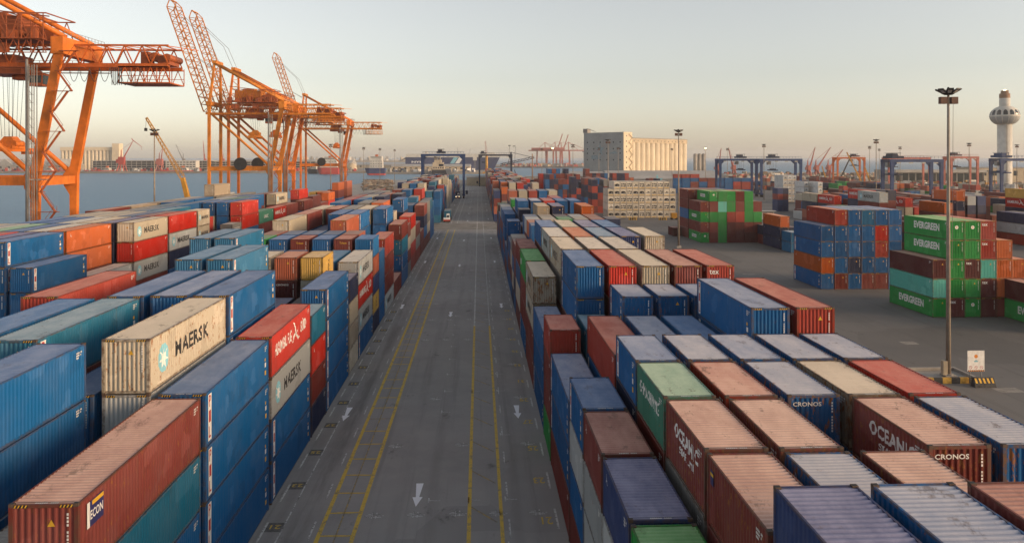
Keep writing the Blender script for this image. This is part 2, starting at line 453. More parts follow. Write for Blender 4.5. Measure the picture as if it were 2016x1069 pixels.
def sea():
    t = NT('sea_water'); b = t.bs
    co = t.n('ShaderNodeTexCoord').outputs['Object']
    a = t.noise(t.mapping(co, (0.10, 0.16, 1)), 1.0, 6, 0.65); w2 = t.noise(t.mapping(co, (0.6, 0.9, 1)), 1.0, 3, 0.6)
    pat = t.noise(t.mapping(co, (0.004, 0.012, 1)), 1.0, 4, 0.6)
    t.l(t.mix(pat, (0.055, 0.165, 0.275), (0.08, 0.20, 0.315)), b.inputs['Base Color'])
    b.inputs['Roughness'].default_value = 0.36; b.inputs['Specular IOR Level'].default_value = 0.12
    h = t.math('ADD', a, t.math('MULTIPLY', w2, 0.35))
    t.bump(h, 0.9, 1.2)
    return t.mat
MAT['sea'] = sea()
MAT['dusty_ground'] = simple('dusty_ground', (0.23, 0.20, 0.16), 0.95, var=0.3, scale=0.05)
MAT['shore'] = simple('shore_ground', (0.26, 0.235, 0.20), 0.95, var=0.25, scale=0.02)
# ------------------------------------------------------------------ lettering
_TXT = {}
def text_mesh(s, mat, bold=0.0, spacing=1.0):
    """one line of lettering as a mesh, 1 unit tall capitals, left edge at x = 0"""
    key = (s, mat, bold, spacing)
    if key in _TXT: return _TXT[key]
    cu = bpy.data.curves.new('lettering', 'FONT'); cu.body = s; cu.size = 1.0
    cu.offset = bold; cu.space_character = spacing; cu.resolution_u = 2
    ob = bpy.data.objects.new('lettering_tmp', cu); COL.objects.link(ob)
    dg = bpy.context.evaluated_depsgraph_get()
    me = bpy.data.meshes.new_from_object(ob.evaluated_get(dg))
    bpy.data.objects.remove(ob); bpy.data.curves.remove(cu)
    n = len(me.vertices); a = np.zeros(n*3); me.vertices.foreach_get('co', a); a = a.reshape(-1, 3)
    a[:, 0] -= a[:, 0].min(); a[:, 1] -= a[:, 1].min()
    h = a[:, 1].max(); a[:, :2] /= h; a[:, 2] = 0
    me.vertices.foreach_set('co', a.ravel()); me.materials.clear(); me.materials.append(MAT[mat]); me.update()
    _TXT[key] = (me, a[:, 0].max())
    return _TXT[key]

FACE = {'+x': Matrix(((0, 0, 1), (1, 0, 0), (0, 1, 0))), '-x': Matrix(((0, 0, -1), (-1, 0, 0), (0, 1, 0))),
        '-y': Matrix(((1, 0, 0), (0, 0, -1), (0, 1, 0))), '+z': Matrix(((1, 0, 0), (0, 1, 0), (0, 0, 1)))}
def put(me, name, parent, face, loc, sx, sy=None, spin=0.0):
    """flat print: local x runs along the reading direction, y up the wall"""
    o = link(name, me, parent)
    if name in ('code_lettering', 'roof_lettering', 'lettering'): o['kind'] = 'stuff'
    m = FACE[face] @ Matrix.Rotation(spin, 3, 'Z') @ Matrix.Diagonal((sx, sy or sx, 1))
    o.matrix_local = Matrix.Translation(loc) @ m.to_4x4()
    return o
def write(s, parent, face, loc, h, w=None, mat='white', bold=0.0, spin=0.0, name='lettering', spacing=1.0):
    me, wid = text_mesh(s, mat, bold, spacing)
    return put(me, name, parent, face, loc, (w/wid) if w else h, h, spin)
_RECT = {}
def rect_mesh(mat):
    if mat not in _RECT:
        b = MB(); b.quad((0, 0, 0), (1, 0, 0), (1, 1, 0), (0, 1, 0)); _RECT[mat] = b.mesh('print_panel', MAT[mat])
    return _RECT[mat]

# ------------------------------------------------------------------ the setting
LAND = [(-112, -200), (900, -200), (900, 1180), (150, 1180), (150, 900), (60, 840), (-112, 840)]
b = MB(); b.prism(LAND, -6.0, 0.0)
ground = b.build('yard_ground', MAT['asphalt']); tag(ground, kind='structure')
b = MB(); b.poly([(-30000, -3000, -2.2), (30000, -3000, -2.2), (30000, 45000, -2.2), (-30000, 45000, -2.2)])
water = b.build('sea_water', MAT['sea']); tag(water, kind='structure')
b = MB(); b.prism([(-4000, 1322), (-190, 1322), (-260, 1700), (-500, 2600), (-4000, 3600)], -6, 1.0)
tag(b.build('far_shore', MAT['shore']), kind='structure')
b = MB(); b.prism([(-165, 1240), (10, 1240), (14, 1440), (-165, 1500)], -6, 1.0)
tag(b.build('pier_ground', MAT['shore']), kind='structure')
b = MB(); b.prism([(-420, 2150), (330, 1990), (420, 2500), (-420, 2900)], -6, 1.2)
tag(b.build('far_quay', MAT['shore']), kind='structure')
b = MB(); b.prism([(-3500, 4200), (-300, 4200), (-300, 4700), (-3500, 4700)], -6, 9.0)
tag(b.build('distant_land', MAT['shore']), kind='structure')
# quay apron of pale concrete along the water and the cross road
b = MB(); b.quad((-112, -200, .004), (-72, -200, .004), (-72, 840, .004), (-112, 840, .004))
tag(b.build('quay_apron', MAT['concrete']), kind='structure')
b = MB()
b.quad((-72, 560, .004), (-18, 600, .004), (-18, 840, .004), (-72, 840, .004))
tag(b.build('waste_ground', MAT['dusty_ground']), kind='structure')
b = MB()
for k in range(40):
    y0, y1 = -20+17.0*k, -20+17.0*(k+1)
    b.quad((-14.6, y0, .003), (5.9, y0, .003), (5.9, y1, .003), (-14.6, y1, .003))
road = b.build('road', MAT['road']); tag(road, kind='structure')
MAT['crossing'] = simple('cross_road_concrete', (0.21, 0.195, 0.17), 0.85, var=0.3, scale=0.3)
b = MB(); b.quad((-48, 258, .0055), (34, 258, .0055), (34, 281, .0055), (-48, 281, .0055))
tag(b.build('cross_road', MAT['crossing']), kind='structure')

MZ = 0.010
def mark(name, mb, mat, loc=None):
    o = mb.build(name, MAT[mat], ground, loc); return o
def strip(name, x, y0, y1, w, mat, z=MZ):
    b = MB(); n = max(1, int((y1-y0)/20))
    for k in range(n):
        a = y0+(y1-y0)*k/n; c = y0+(y1-y0)*(k+1)/n
        b.quad((x-w/2, a, z), (x+w/2, a, z), (x+w/2, c, z), (x-w/2, c, z))
    return mark(name, b, mat)
for x in (-10.2, -8.0):
    strip('lane_line', x, 20, 257, 0.28, 'road_yellow'); strip('lane_line', x, 282, 660, 0.22, 'road_white')
strip('lane_line', -9.1, 20, 250, 0.10, 'faint_yellow')
strip('lane_line', -0.65, 20, 110, 0.26, 'road_yellow'); strip('lane_line', 1.5, 20, 110, 0.24, 'road_yellow')
strip('lane_line', -0.65, 110, 660, 0.20, 'road_white'); strip('lane_line', 1.5, 110, 660, 0.16, 'faint_white')
strip('lane_line', -12.72, 20, 250, 0.10, 'faint_white')
b = MB(); b.quad((0, -.09, MZ), (2.0, -.09, MZ), (2.0, .09, MZ), (0, .09, MZ)); rung_me = b.mesh('ladder_rung', MAT['road_yellow'])
b = MB(); b.quad((0, -.07, MZ), (2.0, -.07, MZ), (2.0, .07, MZ), (0, .07, MZ)); rung_me2 = b.mesh('ladder_rung', MAT['faint_yellow'])
rnd = random.Random(5)
for k in range(60):
    y = 24.3 + 3.13*k
    o = link('ladder_rung', rung_me if rnd.random() < .88 else rung_me2, ground, (-10.1, y, 0)); o.rotation_euler.z = rnd.uniform(-.05, .02)
for k in range(26):
    y = 26 + 6.1*k
    o = link('hatch_line', rung_me2, ground, (-0.55, y + 2.6, 0)); o.rotation_euler.z = -0.92; o.scale = (1.45, .9, 1)
b = MB(); b.quad((-.07, 0, MZ), (.07, 0, MZ), (.07, 2.9, MZ), (-.07, 2.9, MZ))
dash = b.mesh('lane_dash', MAT['road_white']); 
b = MB(); b.quad((-.06, 0, MZ), (.06, 0, MZ), (.06, 2.6, MZ), (-.06, 2.6, MZ)); dash2 = b.mesh('lane_dash', MAT['faint_white'])
for x, y0, y1, me in ((-13.88, 24.9, 250, dash), (-10.76, 25.2, 250, dash2), (2.0, 25, 150, dash2), (5.17, 25.2, 250, dash)):
    y = y0
    while y < y1:
        link('lane_dash', me, ground, (x, y, 0)); y += 5.88 if x < 5 else 6.1
# direction arrows
b = MB(); b.poly([(-.36, 1.5, MZ), (0, 0, MZ), (.36, 1.5, MZ)]); b.quad((-.12, 1.5, MZ), (.12, 1.5, MZ), (.27, 3.8, MZ), (-.27, 3.8, MZ))
arrow_me = b.mesh('direction_arrow', MAT['arrow_white'])
for x, ys in ((-12.4, (70.8, 122.8, 176, 228, 330, 390, 450)), (-4.35, (53.2, 116.4, 170, 222, 292, 330, 370, 420, 480, 540)), (3.62, (70.8, 123, 176, 228, 300, 350, 400))):
    for y in ys: link('direction_arrow', arrow_me, ground, (x, y, 0))
# survey crosses and half crosses left by old bay marks
b = MB()
for (x, y, w, h) in ((0, 0, 1.3, .10), (0, .2, .9, .08), (0, -.22, 1.0, .09), (-.12, 0, .10, 1.0), (.14, .05, .09, .8)):
    b.quad((x-w/2, y-h/2, MZ), (x+w/2, y-h/2, MZ), (x+w/2, y+h/2, MZ), (x-w/2, y+h/2, MZ))
cross_me = b.mesh('bay_cross', MAT['faint_white'])
b = MB()
for (x, y, w, h) in ((0, 0, .9, .11), (-.4, 0, .11, .9)):
    b.quad((x-w/2, y-h/2, MZ), (x+w/2, y-h/2, MZ), (x+w/2, y+h/2, MZ), (x-w/2, y+h/2, MZ))
tee_me = b.mesh('bay_tee', MAT['faint_white'])
for j in range(16):
    for k, x in enumerate((-6.97, -4.34, -1.5, 1.22, 4.0)):
        if rnd.random() < (.95 if j < 2 else .6): link('bay_cross', cross_me, ground, (x+rnd.uniform(-.08, .08), 39.5+12.5*j+rnd.uniform(-.1, .1), 0))
    for x in (-3.12, -.33, 2.26):
        if rnd.random() < .8: link('bay_tee', tee_me, ground, (x, 41.5+12.6*j, 0))
        if rnd.random() < .5: link('bay_tee', tee_me, ground, (x, 47.7+12.6*j, 0))
# painted bay numbers: black plates on one kerb line, bare yellow figures on the other
b = MB(); b.quad((-.55, -.62, MZ-.003), (.5, -.62, MZ-.003), (.5, .62, MZ-.003), (-.55, .62, MZ-.003)); plate_me = b.mesh('number_plate', MAT['plate_dark'])
for k in range(14):
    n = str(17+2*k); y = 37.9+6.36*k
    link('number_plate', plate_me, ground, (-13.27, y, 0))
    me, w = text_mesh(n, 'road_yellow', .01)
    put(me, 'bay_number', ground, '+z', (-12.95, y+.38-.0, MZ+.003), 0.62, 0.55, R(-180+0)).location = (-12.9, y+.3, MZ+.003)
    o = put(me, 'bay_number', ground, '+z', (0, 0, 0), 0.66, 1.05, R(180)); o.location = (4.88, y+.7, MZ)
# repaired patches in the yard beside the blocks
MAT['patch'] = simple('concrete_patch', (0.26, 0.245, 0.22), 0.9, var=0.3, scale=1.0)
for (px, py, w, l) in ((1790, 675, 1.9, 1.6), (1800, 822, 0, 0), (1985, 768, 2.6, 1.6), (1440, 445, 3, 2), (1460, 436, 4, 1.5), (1478, 425, 5, 1.2), (1475, 540, 2.5, 1.5)):
    if w == 0: continue
    d = FPX*CAM_H/(py-311.0); p = at(px, d)
    b = MB(); b.quad((-w/2, -l/2, .005), (w/2, -l/2, .005), (w/2, l/2, .005), (-w/2, l/2, .005)); mark('concrete_patch', b, 'patch', (p.x, p.y, 0))
for (px, py, l) in ((1600, 400, 40), (1350, 448, 30), (1420, 420, 26)):
    d = FPX*CAM_H/(py-311.0); p = at(px, d)
    b = MB(); b.quad((-l/2, -.12, .006), (l/2, -.12, .006), (l/2, .12, .006), (-l/2, .12, .006)); mark('yard_line', b, 'faint_white', (p.x, p.y, 0))
# ------------------------------------------------------------------ containers
CC = {  # paint colours
 'B': ((0.006, 0.092, 0.255), 'blue'), 'b': ((0.014, 0.125, 0.31), 'bright blue'), 'L': ((0.026, 0.135, 0.26), 'light blue'),
 'T': ((0.016, 0.125, 0.215), 'teal blue'), 'M': ((0.165, 0.036, 0.030), 'maroon'), 'm': ((0.095, 0.022, 0.022), 'dark maroon'),
 'R': ((0.43, 0.035, 0.025), 'red'), 'r': ((0.30, 0.045, 0.032), 'brick red'), 'O': ((0.44, 0.105, 0.030), 'orange'),
 'S': ((0.36, 0.105, 0.060), 'salmon'), 'W': ((0.42, 0.375, 0.295), 'cream'), 'w': ((0.37, 0.39, 0.39), 'pale grey'),
 'G': ((0.20, 0.195, 0.185), 'grey'), 'N': ((0.014, 0.022, 0.062), 'navy'), 'V': ((0.024, 0.042, 0.125), 'dusky blue'),
 'g': ((0.022, 0.235, 0.050), 'green'), 'D': ((0.055, 0.19, 0.135), 'sea green'), 'Y': ((0.50, 0.31, 0.075), 'yellow'),
 'K': ((0.10, 0.40, 0.33), 'mint green'), 'A': ((0.30, 0.25, 0.19), 'taupe')}
W2 = 1.22

def corr_line(n, pitch, depth, start):
    """trapezoid sheet profile: list of (along, out)"""
    pts = []
    for k in range(n):
        s = start + k*pitch
        pts += [(s, 0.0), (s+pitch*.26, 0.0), (s+pitch*.5, -depth), (s+pitch*.76, -depth)]
    pts.append((start+n*pitch, 0.0))
    return pts

def add_side(mb, sgn, L, H, m):
    n = int(round((L-.3)/.278)); p = (L-.3)/n
    pts = corr_line(n, p, .036, .15); x = sgn*(W2-.012)
    for (a, o), (c, q) in zip(pts[:-1], pts[1:]):
        A = (x+sgn*o, a, .16); B_ = (x+sgn*q, c, .16); C_ = (x+sgn*q, c, H-.09); D_ = (x+sgn*o, a, H-.09)
        mb.quad(*((A, B_, C_, D_) if sgn > 0 else (B_, A, D_, C_)), m)
def add_front(mb, H, m):
    n = 9; p = (2*W2-.3)/n
    pts = corr_line(n, p, .046, -W2+.15)
    for (a, o), (c, q) in zip(pts[:-1], pts[1:]):
        mb.quad((a, .015-o, .2), (c, .015-q, .2), (c, .015-q, H-.13), (a, .015-o, H-.13), m)
def add_roof(mb, L, H, m):
    n = int(round((L-.5)/.26)); p = (L-.5)/n
    pts = corr_line(n, p, .042, .25); z = H-.030; x = W2-.06
    mb.quad((-x, .1, z-.02), (x, .1, z-.02), (x, .25, z-.02), (-x, .25, z-.02), m)
    mb.quad((-x, L-.25, z-.02), (x, L-.25, z-.02), (x, L-.1, z-.02), (-x, L-.1, z-.02), m)
    for (a, o), (c, q) in zip(pts[:-1], pts[1:]):
        mb.quad((-x, a, z+o), (x, a, z+o), (x, c, z+q), (-x, c, z+q), m)
def add_frame(mb, L, H, m):
    for sx in (-1, 1):
        for (y0, y1) in ((0.0, .16), (L-.16, L)):
            mb.box(min(sx*W2, sx*(W2-.15)), y0, 0.0, max(sx*W2, sx*(W2-.15)), y1, H-.004, m)
        mb.box(min(sx*(W2-.006), sx*(W2-.07)), .16, H-.10, max(sx*(W2-.006), sx*(W2-.07)), L-.16, H-.020, m)
        mb.box(min(sx*(W2-.030), sx*(W2-.10)), .16, .055, max(sx*(W2-.030), sx*(W2-.10)), L-.16, .17, m)
    for (y0, y1) in ((.004, .10), (L-.10, L-.004)):
        mb.box(-W2+.15, y0, H-.14, W2-.15, y1, H-.022, m); mb.box(-W2+.15, y0+(.03 if y0 < 1 else -.03), .055, W2-.15, y1, .21, m)
    mb.box(-W2+.09, .1, .10, W2-.09, L-.1, .15, m)
def add_doors(mb, L, H, m, half=None):
    for sx in ((-1, 1) if half is None else (half,)):
        x0, x1 = sorted((sx*.02, sx*(W2-.15)))
        mb.box(x0, L-.08, .21, x1, L-.03, H-.14, m)
        for t in (.3, .7):
            xx = x0+(x1-x0)*t; mb.tube((xx, L-.012, .12), (xx, L-.012, H-.08), .02, n=5, m=m)

_CM = {}
def cmesh(part, L, H):
    k = (part, L, H)
    if k in _CM: return _CM[k]
    b = MB()
    if part == 'roof': add_roof(b, L, H, 0); me = b.mesh('roof', MAT['roof'])
    elif part == 'side+': add_side(b, 1, L, H, 0); me = b.mesh('side_wall', MAT['side'])
    elif part == 'side-': add_side(b, -1, L, H, 0); me = b.mesh('side_wall', MAT['side'])
    elif part == 'front': add_front(b, H, 0); me = b.mesh('end_wall', MAT['side'])
    elif part == 'frame': add_frame(b, L, H, 0); me = b.mesh('frame', MAT['frame'])
    elif part in ('door+', 'door-'): add_doors(b, L, H, 0, 1 if part[-1] == '+' else -1); me = b.mesh('door', MAT['side'])
    elif part == 'casting':
        b.box(-.09, -.085, -.06, .09, .085, .06); b.box(-.06, -.045, .0605, .06, .045, .0615, 1); me = b.mesh('corner_casting', [MAT['casting'], MAT['black']])
    elif part == 'whole':
        add_side(b, 1, L, H, 0); add_side(b, -1, L, H, 0); add_front(b, H, 0); add_doors(b, L, H, 0); add_roof(b, L, H, 1); add_frame(b, L, H, 2)
        me = b.mesh('container', [MAT['side'], MAT['roof'], MAT['frame']])
    _CM[k] = me
    return me

# --- decals
def star_mesh():
    if 'star' not in _CM:
        b = MB(); b.poly([(math.cos(R(45*k+22.5))*.62*(1.06), math.sin(R(45*k+22.5))*.62*1.06, 0) for k in range(8)], 0)
        pts = []
        for k in range(14):
            r = .56 if k % 2 == 0 else .20; t = R(90 + 360*k/14); pts.append((r*math.cos(t), r*math.sin(t), .003))
        for k in range(14): b.tri((0, 0, .003), pts[k], pts[(k+1) % 14], 1)
        _CM['star'] = b.mesh('star_emblem', [MAT['starblue'], MAT['white']])
    return _CM['star']
def idcode_mesh():
    if 'id' not in _CM:
        b = MB(); r = random.Random(3)
        for (y, n) in ((0, 7), (-.17, 6), (-.34, 3)):
            for k in range(n):
                if k == 4: continue
                b.quad((k*.11, y, 0), (k*.11+.075, y, 0), (k*.11+.075, y+.11, 0), (k*.11, y+.11, 0))
        _CM['id'] = b.mesh('code_lettering', MAT['white'])
    return _CM['id']
def idcol_mesh():
    if 'idc' not in _CM:
        b = MB()
        for k in range(11):
            if k == 4: continue
            b.quad((0, -k*.13, 0), (.07, -k*.13, 0), (.07, -k*.13+.085, 0), (0, -k*.13+.085, 0))
        _CM['idc'] = b.mesh('code_lettering', MAT['white'])
    return _CM['idc']
def tri_mesh():
    if 'tri' not in _CM:
        b = MB(); b.tri((-.14, 0, 0), (.14, 0, 0), (0, .25, 0)); _CM['tri'] = b.mesh('warning_triangle', MAT['yellow'])
    return _CM['tri']
def stripe_mesh():
    if 'strp' not in _CM:
        b = MB(); b.quad((0, 0, 0), (.5, 0, 0), (.5, .1, 0), (0, .1, 0), 0)
        for k in range(4): b.quad((k*.125+.01, 0, .002), (k*.125+.06, 0, .002), (k*.125+.11, .1, .002), (k*.125+.06, .1, .002), 1)
        _CM['strp'] = b.mesh('height_warning_stripe', [MAT['black'], MAT['yellow']])
    return _CM['strp']
def bird_mesh():
    """swift-shaped swoosh"""
    if 'bird' not in _CM:
        b = MB()
        b.poly([(0, .0, 0), (.45, .42, 0), (.62, .50, 0), (.55, .60, 0), (.25, .50, 0)])
        b.poly([(.45, .42, 0), (.40, .90, 0), (.15, 1.25, 0), (.38, 1.15, 0), (.60, .80, 0), (.62, .50, 0)])
        b.poly([(.60, .50, 0), (.80, .62, 0), (.92, .56, 0), (.80, .50, 0), (.62, .42, 0)])
        b.poly([(.50, .45, 0), (.62, .50, 0), (1.05, .15, 0), (1.25, .12, 0), (.95, .02, 0)])
        _CM['bird'] = b.mesh('bird_emblem', MAT['white'])
    return _CM['bird']

put_flat = put
def sidepos(face, L, t, z):
    """point on a long wall at reading position t (metres from the reader's near left edge)"""
    e = W2+.004
    return (e, t, z) if face == '+x' else (-e, L-t, z)

def over_ribs(me, face, L, t, z, sx, sy, name):
    """print that follows the folded sheet: cut at every fold and pushed into the troughs"""
    n = int(round((L-.3)/.278)); pts = corr_line(n, (L-.3)/n, .036, .15)
    ys = [p[0] for p in pts]; os_ = [p[1] for p in pts]
    bm = bmesh.new(); bm.from_mesh(me)
    for v in bm.verts:
        a = t+v.co.x*sx; lift = v.co.z
        v.co = Vector((a if face == '+x' else L-a, z+v.co.y*sy, lift))
    lo = min(v.co.x for v in bm.verts); hi = max(v.co.x for v in bm.verts)
    for q in ys:
        if lo < q < hi: bmesh.ops.bisect_plane(bm, geom=bm.verts[:]+bm.edges[:]+bm.faces[:], plane_co=(q, 0, 0), plane_no=(1, 0, 0))
    sg = 1 if face == '+x' else -1
    for v in bm.verts:
        o = float(np.interp(v.co.x, ys, os_)); y_, z_, l_ = v.co.x, v.co.y, v.co.z
        v.co = Vector((sg*(W2-.012+o+.004+l_), y_, z_))
    out = bpy.data.meshes.new(name); bm.to_mesh(out); bm.free()
    for m in me.materials: out.materials.append(m)
    return out

def decorate(root, face, L, H, deco, small, big=False):
    def put(me, name, root_, face_, loc, sx, sy=None, spin=0.0):
        if big and not spin and name in ('lettering', 'star_emblem', 'bird_emblem') and abs(abs(loc[0])-W2) < .006:
            tt = loc[1] if face_ == '+x' else L-loc[1]
            o = link(name, over_ribs(me, face_, L, tt, loc[2], sx, sy or sx, name), root_)
            if name == 'lettering': o['kind'] = 'stuff'
            return o
        return put_flat(me, name, root_, face_, loc, sx, sy, spin)
    def write(s, root_, face_, loc, h, w=None, mat='white', bold=0.0, spin=0.0, name='lettering', spacing=1.0):
        me, wid = text_mesh(s, mat, bold, spacing)
        return put(me, name, root_, face_, loc, (w/wid) if w else h, h, spin)
    """markings on the wall that looks to the road (face) and on the near end"""
    e = W2+.004
    if deco == 'pil':
        hh = H-.42; put(rect_mesh('white'), 'name_board', root, face, sidepos(face, L, .42, .24), .50, hh)
        if small:
            bo = e+.003
            for k, ch in enumerate('PIL'):
                p = sidepos(face, L, .52, .24+hh*(2-k)/3+hh*.06); p = ((bo if face == '+x' else -bo), p[1], p[2])
                write(ch, root, face, p, hh*.25, .30, 'redprint', .02)
    elif deco == 'star' or deco == 'star2':
        s = 1.05
        put(star_mesh(), 'star_emblem', root, face, sidepos(face, L, 1.9, H*.50), 1.12, 1.25)
        write('MAERSK', root, face, sidepos(face, L, 3.5, H*.36), .92, 5.4 if L > 8 else 2.2, 'letter_black', .025, spacing=1.08)
    elif deco == 'star20':
        put(star_mesh(), 'star_emblem', root, face, sidepos(face, L, .95, H*.55), .75, .85)
        write('MAERSK', root, face, sidepos(face, L, 1.8, H*.42), .62, 3.5, 'letter_black', .025, spacing=1.08)
    elif deco == 'sud':
        write('HAMBURG', root, face, sidepos(face, L, 1.0, H*.42), .88, 4.9, 'letter_white', .032, spacing=1.1)
        put(bird_mesh(), 'bird_emblem', root, face, sidepos(face, L, 6.0, H*.30), 2.0, 1.35)
        write('S\u00dcD', root, face, sidepos(face, L, 8.7, H*.42), 1.05, 2.0, 'letter_white', .03, spacing=1.1)
    elif deco == 'ever':
        write('EVERGREEN', root, face, sidepos(face, L, 2.9, H*.38), 1.15, 6.9, 'letter_white', .04)
    elif deco == 'oceanic':
        write('OCEANIC', root, face, sidepos(face, L, 1.5, H*.58), .62, 3.6, 'letter_white', .035, spacing=1.05)
        write('STAR LINE', root, face, sidepos(face, L, 2.3, H*.40), .30, 2.2, 'letter_white', .02)
    elif deco == 'china':
        write('CHINA SHIPPING', root, face, sidepos(face, L, .7, H*.50), .62, 4.3, 'letter_white', .02)
    elif deco == 'mecan':
        put(rect_mesh('navyprint'), 'company_panel', root, face, sidepos(face, L, .62, H-1.25), 1.25, .95)
        for t, w, hh, z, mt in ((.62, .20, .95, H-1.25, 'white'), (1.0, .86, .16, H-.50, 'yellow')):
            p = sidepos(face, L, t, z); put(rect_mesh(mt), 'panel_stripe', root, face, (p[0]+.003*(1 if face == '+x' else -1), p[1], p[2]), w, hh)
        p = sidepos(face, L, .86, H-1.0); write('ECON', root, face, (p[0]+.003*(1 if face == '+x' else -1), p[1], p[2]), .34, .95, 'letter_white', .02)
    elif deco == 'patch':
        put(rect_mesh('navyprint'), 'company_panel', root, face, sidepos(face, L, .45, H-.95), .35, .55)
        p = sidepos(face, L, .45, H-.62); put(rect_mesh('yellow'), 'panel_stripe', root, face, (p[0]+.003*(1 if face == '+x' else -1), p[1], p[2]), .35, .12)
    elif deco == 'logo':
        put(rect_mesh('white'), 'company_panel', root, face, sidepos(face, L, 1.5, H*.38), 1.5, .8)
    elif deco == 'tal':
        write('TAL', root, face, sidepos(face, L, 3.0, H*.82), .62, 1.7, 'letter_black', .02, spin=R(-90))
    elif deco == 'swoosh':
        write('UASC', root, face, sidepos(face, L, 4.0, H*.38), .8, 3.6, 'letter_white', .03)
    elif deco == 'cosco':
        write('COSCO', root, face, sidepos(face, L, 1.2, H*.45), .6, 3.6, 'letter_white', .02)
    elif deco == 'box':
        put(rect_mesh('white'), 'company_panel', root, face, sidepos(face, L, 3.3, H*.38), 4.6, .85)
        p = sidepos(face, L, 3.55, H*.44); write('ITALIA', root, face, (p[0]+.004*(1 if face == '+x' else -1), p[1], p[2]), .5, 4.1, 'kerb_black', .03)
    elif deco == 'tiny':
        put(bird_mesh(), 'emblem', root, face, sidepos(face, L, .9, H*.70), .35, .35)
    if small:
        put(idcode_mesh(), 'code_lettering', root, face, sidepos(face, L, L-.95, H-.38), .72)
        if deco == 'pil':
            for z, mt, s in ((H*.56, 'yellow', .20), (H*.42, 'letter_white', .30), (H*.24, 'yellow', .30)):
                put(rect_mesh(mt), 'notice', root, face, sidepos(face, L, L-.95, z), s, s)

def decorate_end(root, H, deco, small):
    if deco == 'tex': write('tex', root, '-y', (-1.0, -.004, H*.73), .40, .86, 'white', .012)
    elif deco == 'cronos': write('CRONOS', root, '-y', (-1.0, -.004, H*.80), .20, 1.35, 'letter_white', .02)
    elif deco == 'triton': write('Triton', root, '-y', (-.45, -.004, H*.74), .26, .95, 'yellow', .02)
    elif deco == 'round':
        b = 'rnd'
        if b not in _CM:
            q = MB(); q.poly([(math.cos(R(20*k))*.27, math.sin(R(20*k))*.27, 0) for k in range(18)], 0)
            q.poly([(math.cos(R(30*k))*.11, math.sin(R(30*k))*.11, .003) for k in range(12)], 1); _CM[b] = q.mesh('round_emblem', [MAT['white'], MAT['yellow']])
        put(_CM[b], 'round_emblem', root, '-y', (0, -.004, H*.66), 1.0)
    if small:
        put(idcol_mesh(), 'code_lettering', root, '-y', (.82, -.004, H-.42), 1.0)
        if deco not in ('tex', 'cronos', 'triton', 'round') and crnd.random() < .65: put(tri_mesh(), 'warning_triangle', root, '-y', (.28, -.004, H*.72), 1.0)
        for x in ((-1.05, .55) if H > 2.7 else ()): put(stripe_mesh(), 'height_warning_stripe', root, '-y', (x, .000, H-.13), 1.0)

ALLC = []       # every container: dict(x, y, z, L, H, c, age, deco, ...)
HT = {'s': 2.591, 'h': 2.896}
LN = {20: 6.058, 40: 12.192}
crnd = random.Random(11)
def stack(block, row, bay, x, y, ln, kind, cols, decos=None, age=None, face=None, rot=False, roofage=None):
    """one column of containers, bottom first; x is the centre line, y the near end"""
    z = 0.012; n = len(cols)
    for t, c in enumerate(cols):
        a = crnd.uniform(.05, .55) if c not in 'Ww' else crnd.uniform(.35, .8)
        if c in 'Bbg': a *= .6
        d = dict(block=block, row=row, bay=bay, tier=t, n=n, x=x+crnd.uniform(-.02, .02), y=y+crnd.uniform(-.035, .035), z=z, L=LN[ln], H=HT[kind],
                 ln=ln, c=c, age=a, deco=None, end=None, face=face, rot=rot, rz=crnd.uniform(-.0012, .0012))
        if c == 'B' and ln == 40 and face and block[0] in 'LR' and crnd.random() < .75: d['deco'] = 'pil'
        if decos and t in decos: d.update(decos[t])
        if age is not None: d['age'] = age if t == n-1 else (age*.7)
        ALLC.append(d); z += HT[kind]+.006

FILL = 'BBBMMMMrRNGWTSL'
def fill(n, rr, top=None):
    s = ''.join(rr.choice(FILL) for _ in range(n))
    return s if top is None else s[:-1]+top

# ---- block beside the road, seen on its road face (rows count away from the road)
LX0, LP, LY0, LB = -14.35, 2.9, 28.2, 6.42
def L(row, k, ln, kind, cols, decos=None, age=None):
    stack('L', row, k, LX0-LP*row-W2, LY0+LB*k, ln, kind, cols, decos, age, '+x')
P = {'deco': 'pil'}; S_ = {'deco': 'star'}; HS = {'deco': 'sud'}
rl = random.Random(21)
L(0, 0, 40, 'h', 'BBTM', {3: {'deco': 'mecan'}, 0: {'deco': None}}, .78)
L(0, 2, 40, 'h', 'BBBB', {0: P, 1: P, 2: P, 3: P}, .25)
L(0, 4, 40, 'h', 'BBwR', {0: P, 1: P, 2: S_, 3: HS}, .25)
L(0, 6, 20, 's', 'NMRT', {2: {'deco': 'tiny'}})
L(0, 7, 40, 'h', 'BBBB', {0: P, 1: P, 2: P, 3: P}, .2)
L(0, 9, 20, 's', 'WAWN')
L(0, 10, 40, 'h', 'BwRw', {0: P, 1: S_, 2: HS, 3: S_})
L(0, 12, 20, 's', 'NYVSb', {1: {'deco': 'tal'}})
L(0, 13, 20, 's', 'BBBb')
L(0, 14, 40, 'h', 'wMMr', {0: S_})
L(0, 16, 40, 'h', 'M')
L(0, 18, 40, 'h', 'BBTM')
L(0, 20, 20, 's', 'GMWM'); L(0, 21, 40, 'h', 'rRWR', {2: S_}); L(0, 23, 40, 'h', 'rGM'); L(0, 25, 40, 'h', 'MM')
L(0, 27, 40, 'h', 'MBNM'); L(0, 29, 40, 'h', 'MWGG'); L(0, 31, 40, 'h', 'BBBT'); L(0, 33, 20, 's', 'BBLB')
L(1, 0, 40, 'h', 'GBG'); L(1, 2, 40, 'h', 'BGGwW', {4: S_}, .85); L(1, 4, 40, 'h', 'BMBBB', {4: P, 3: P}, .2)
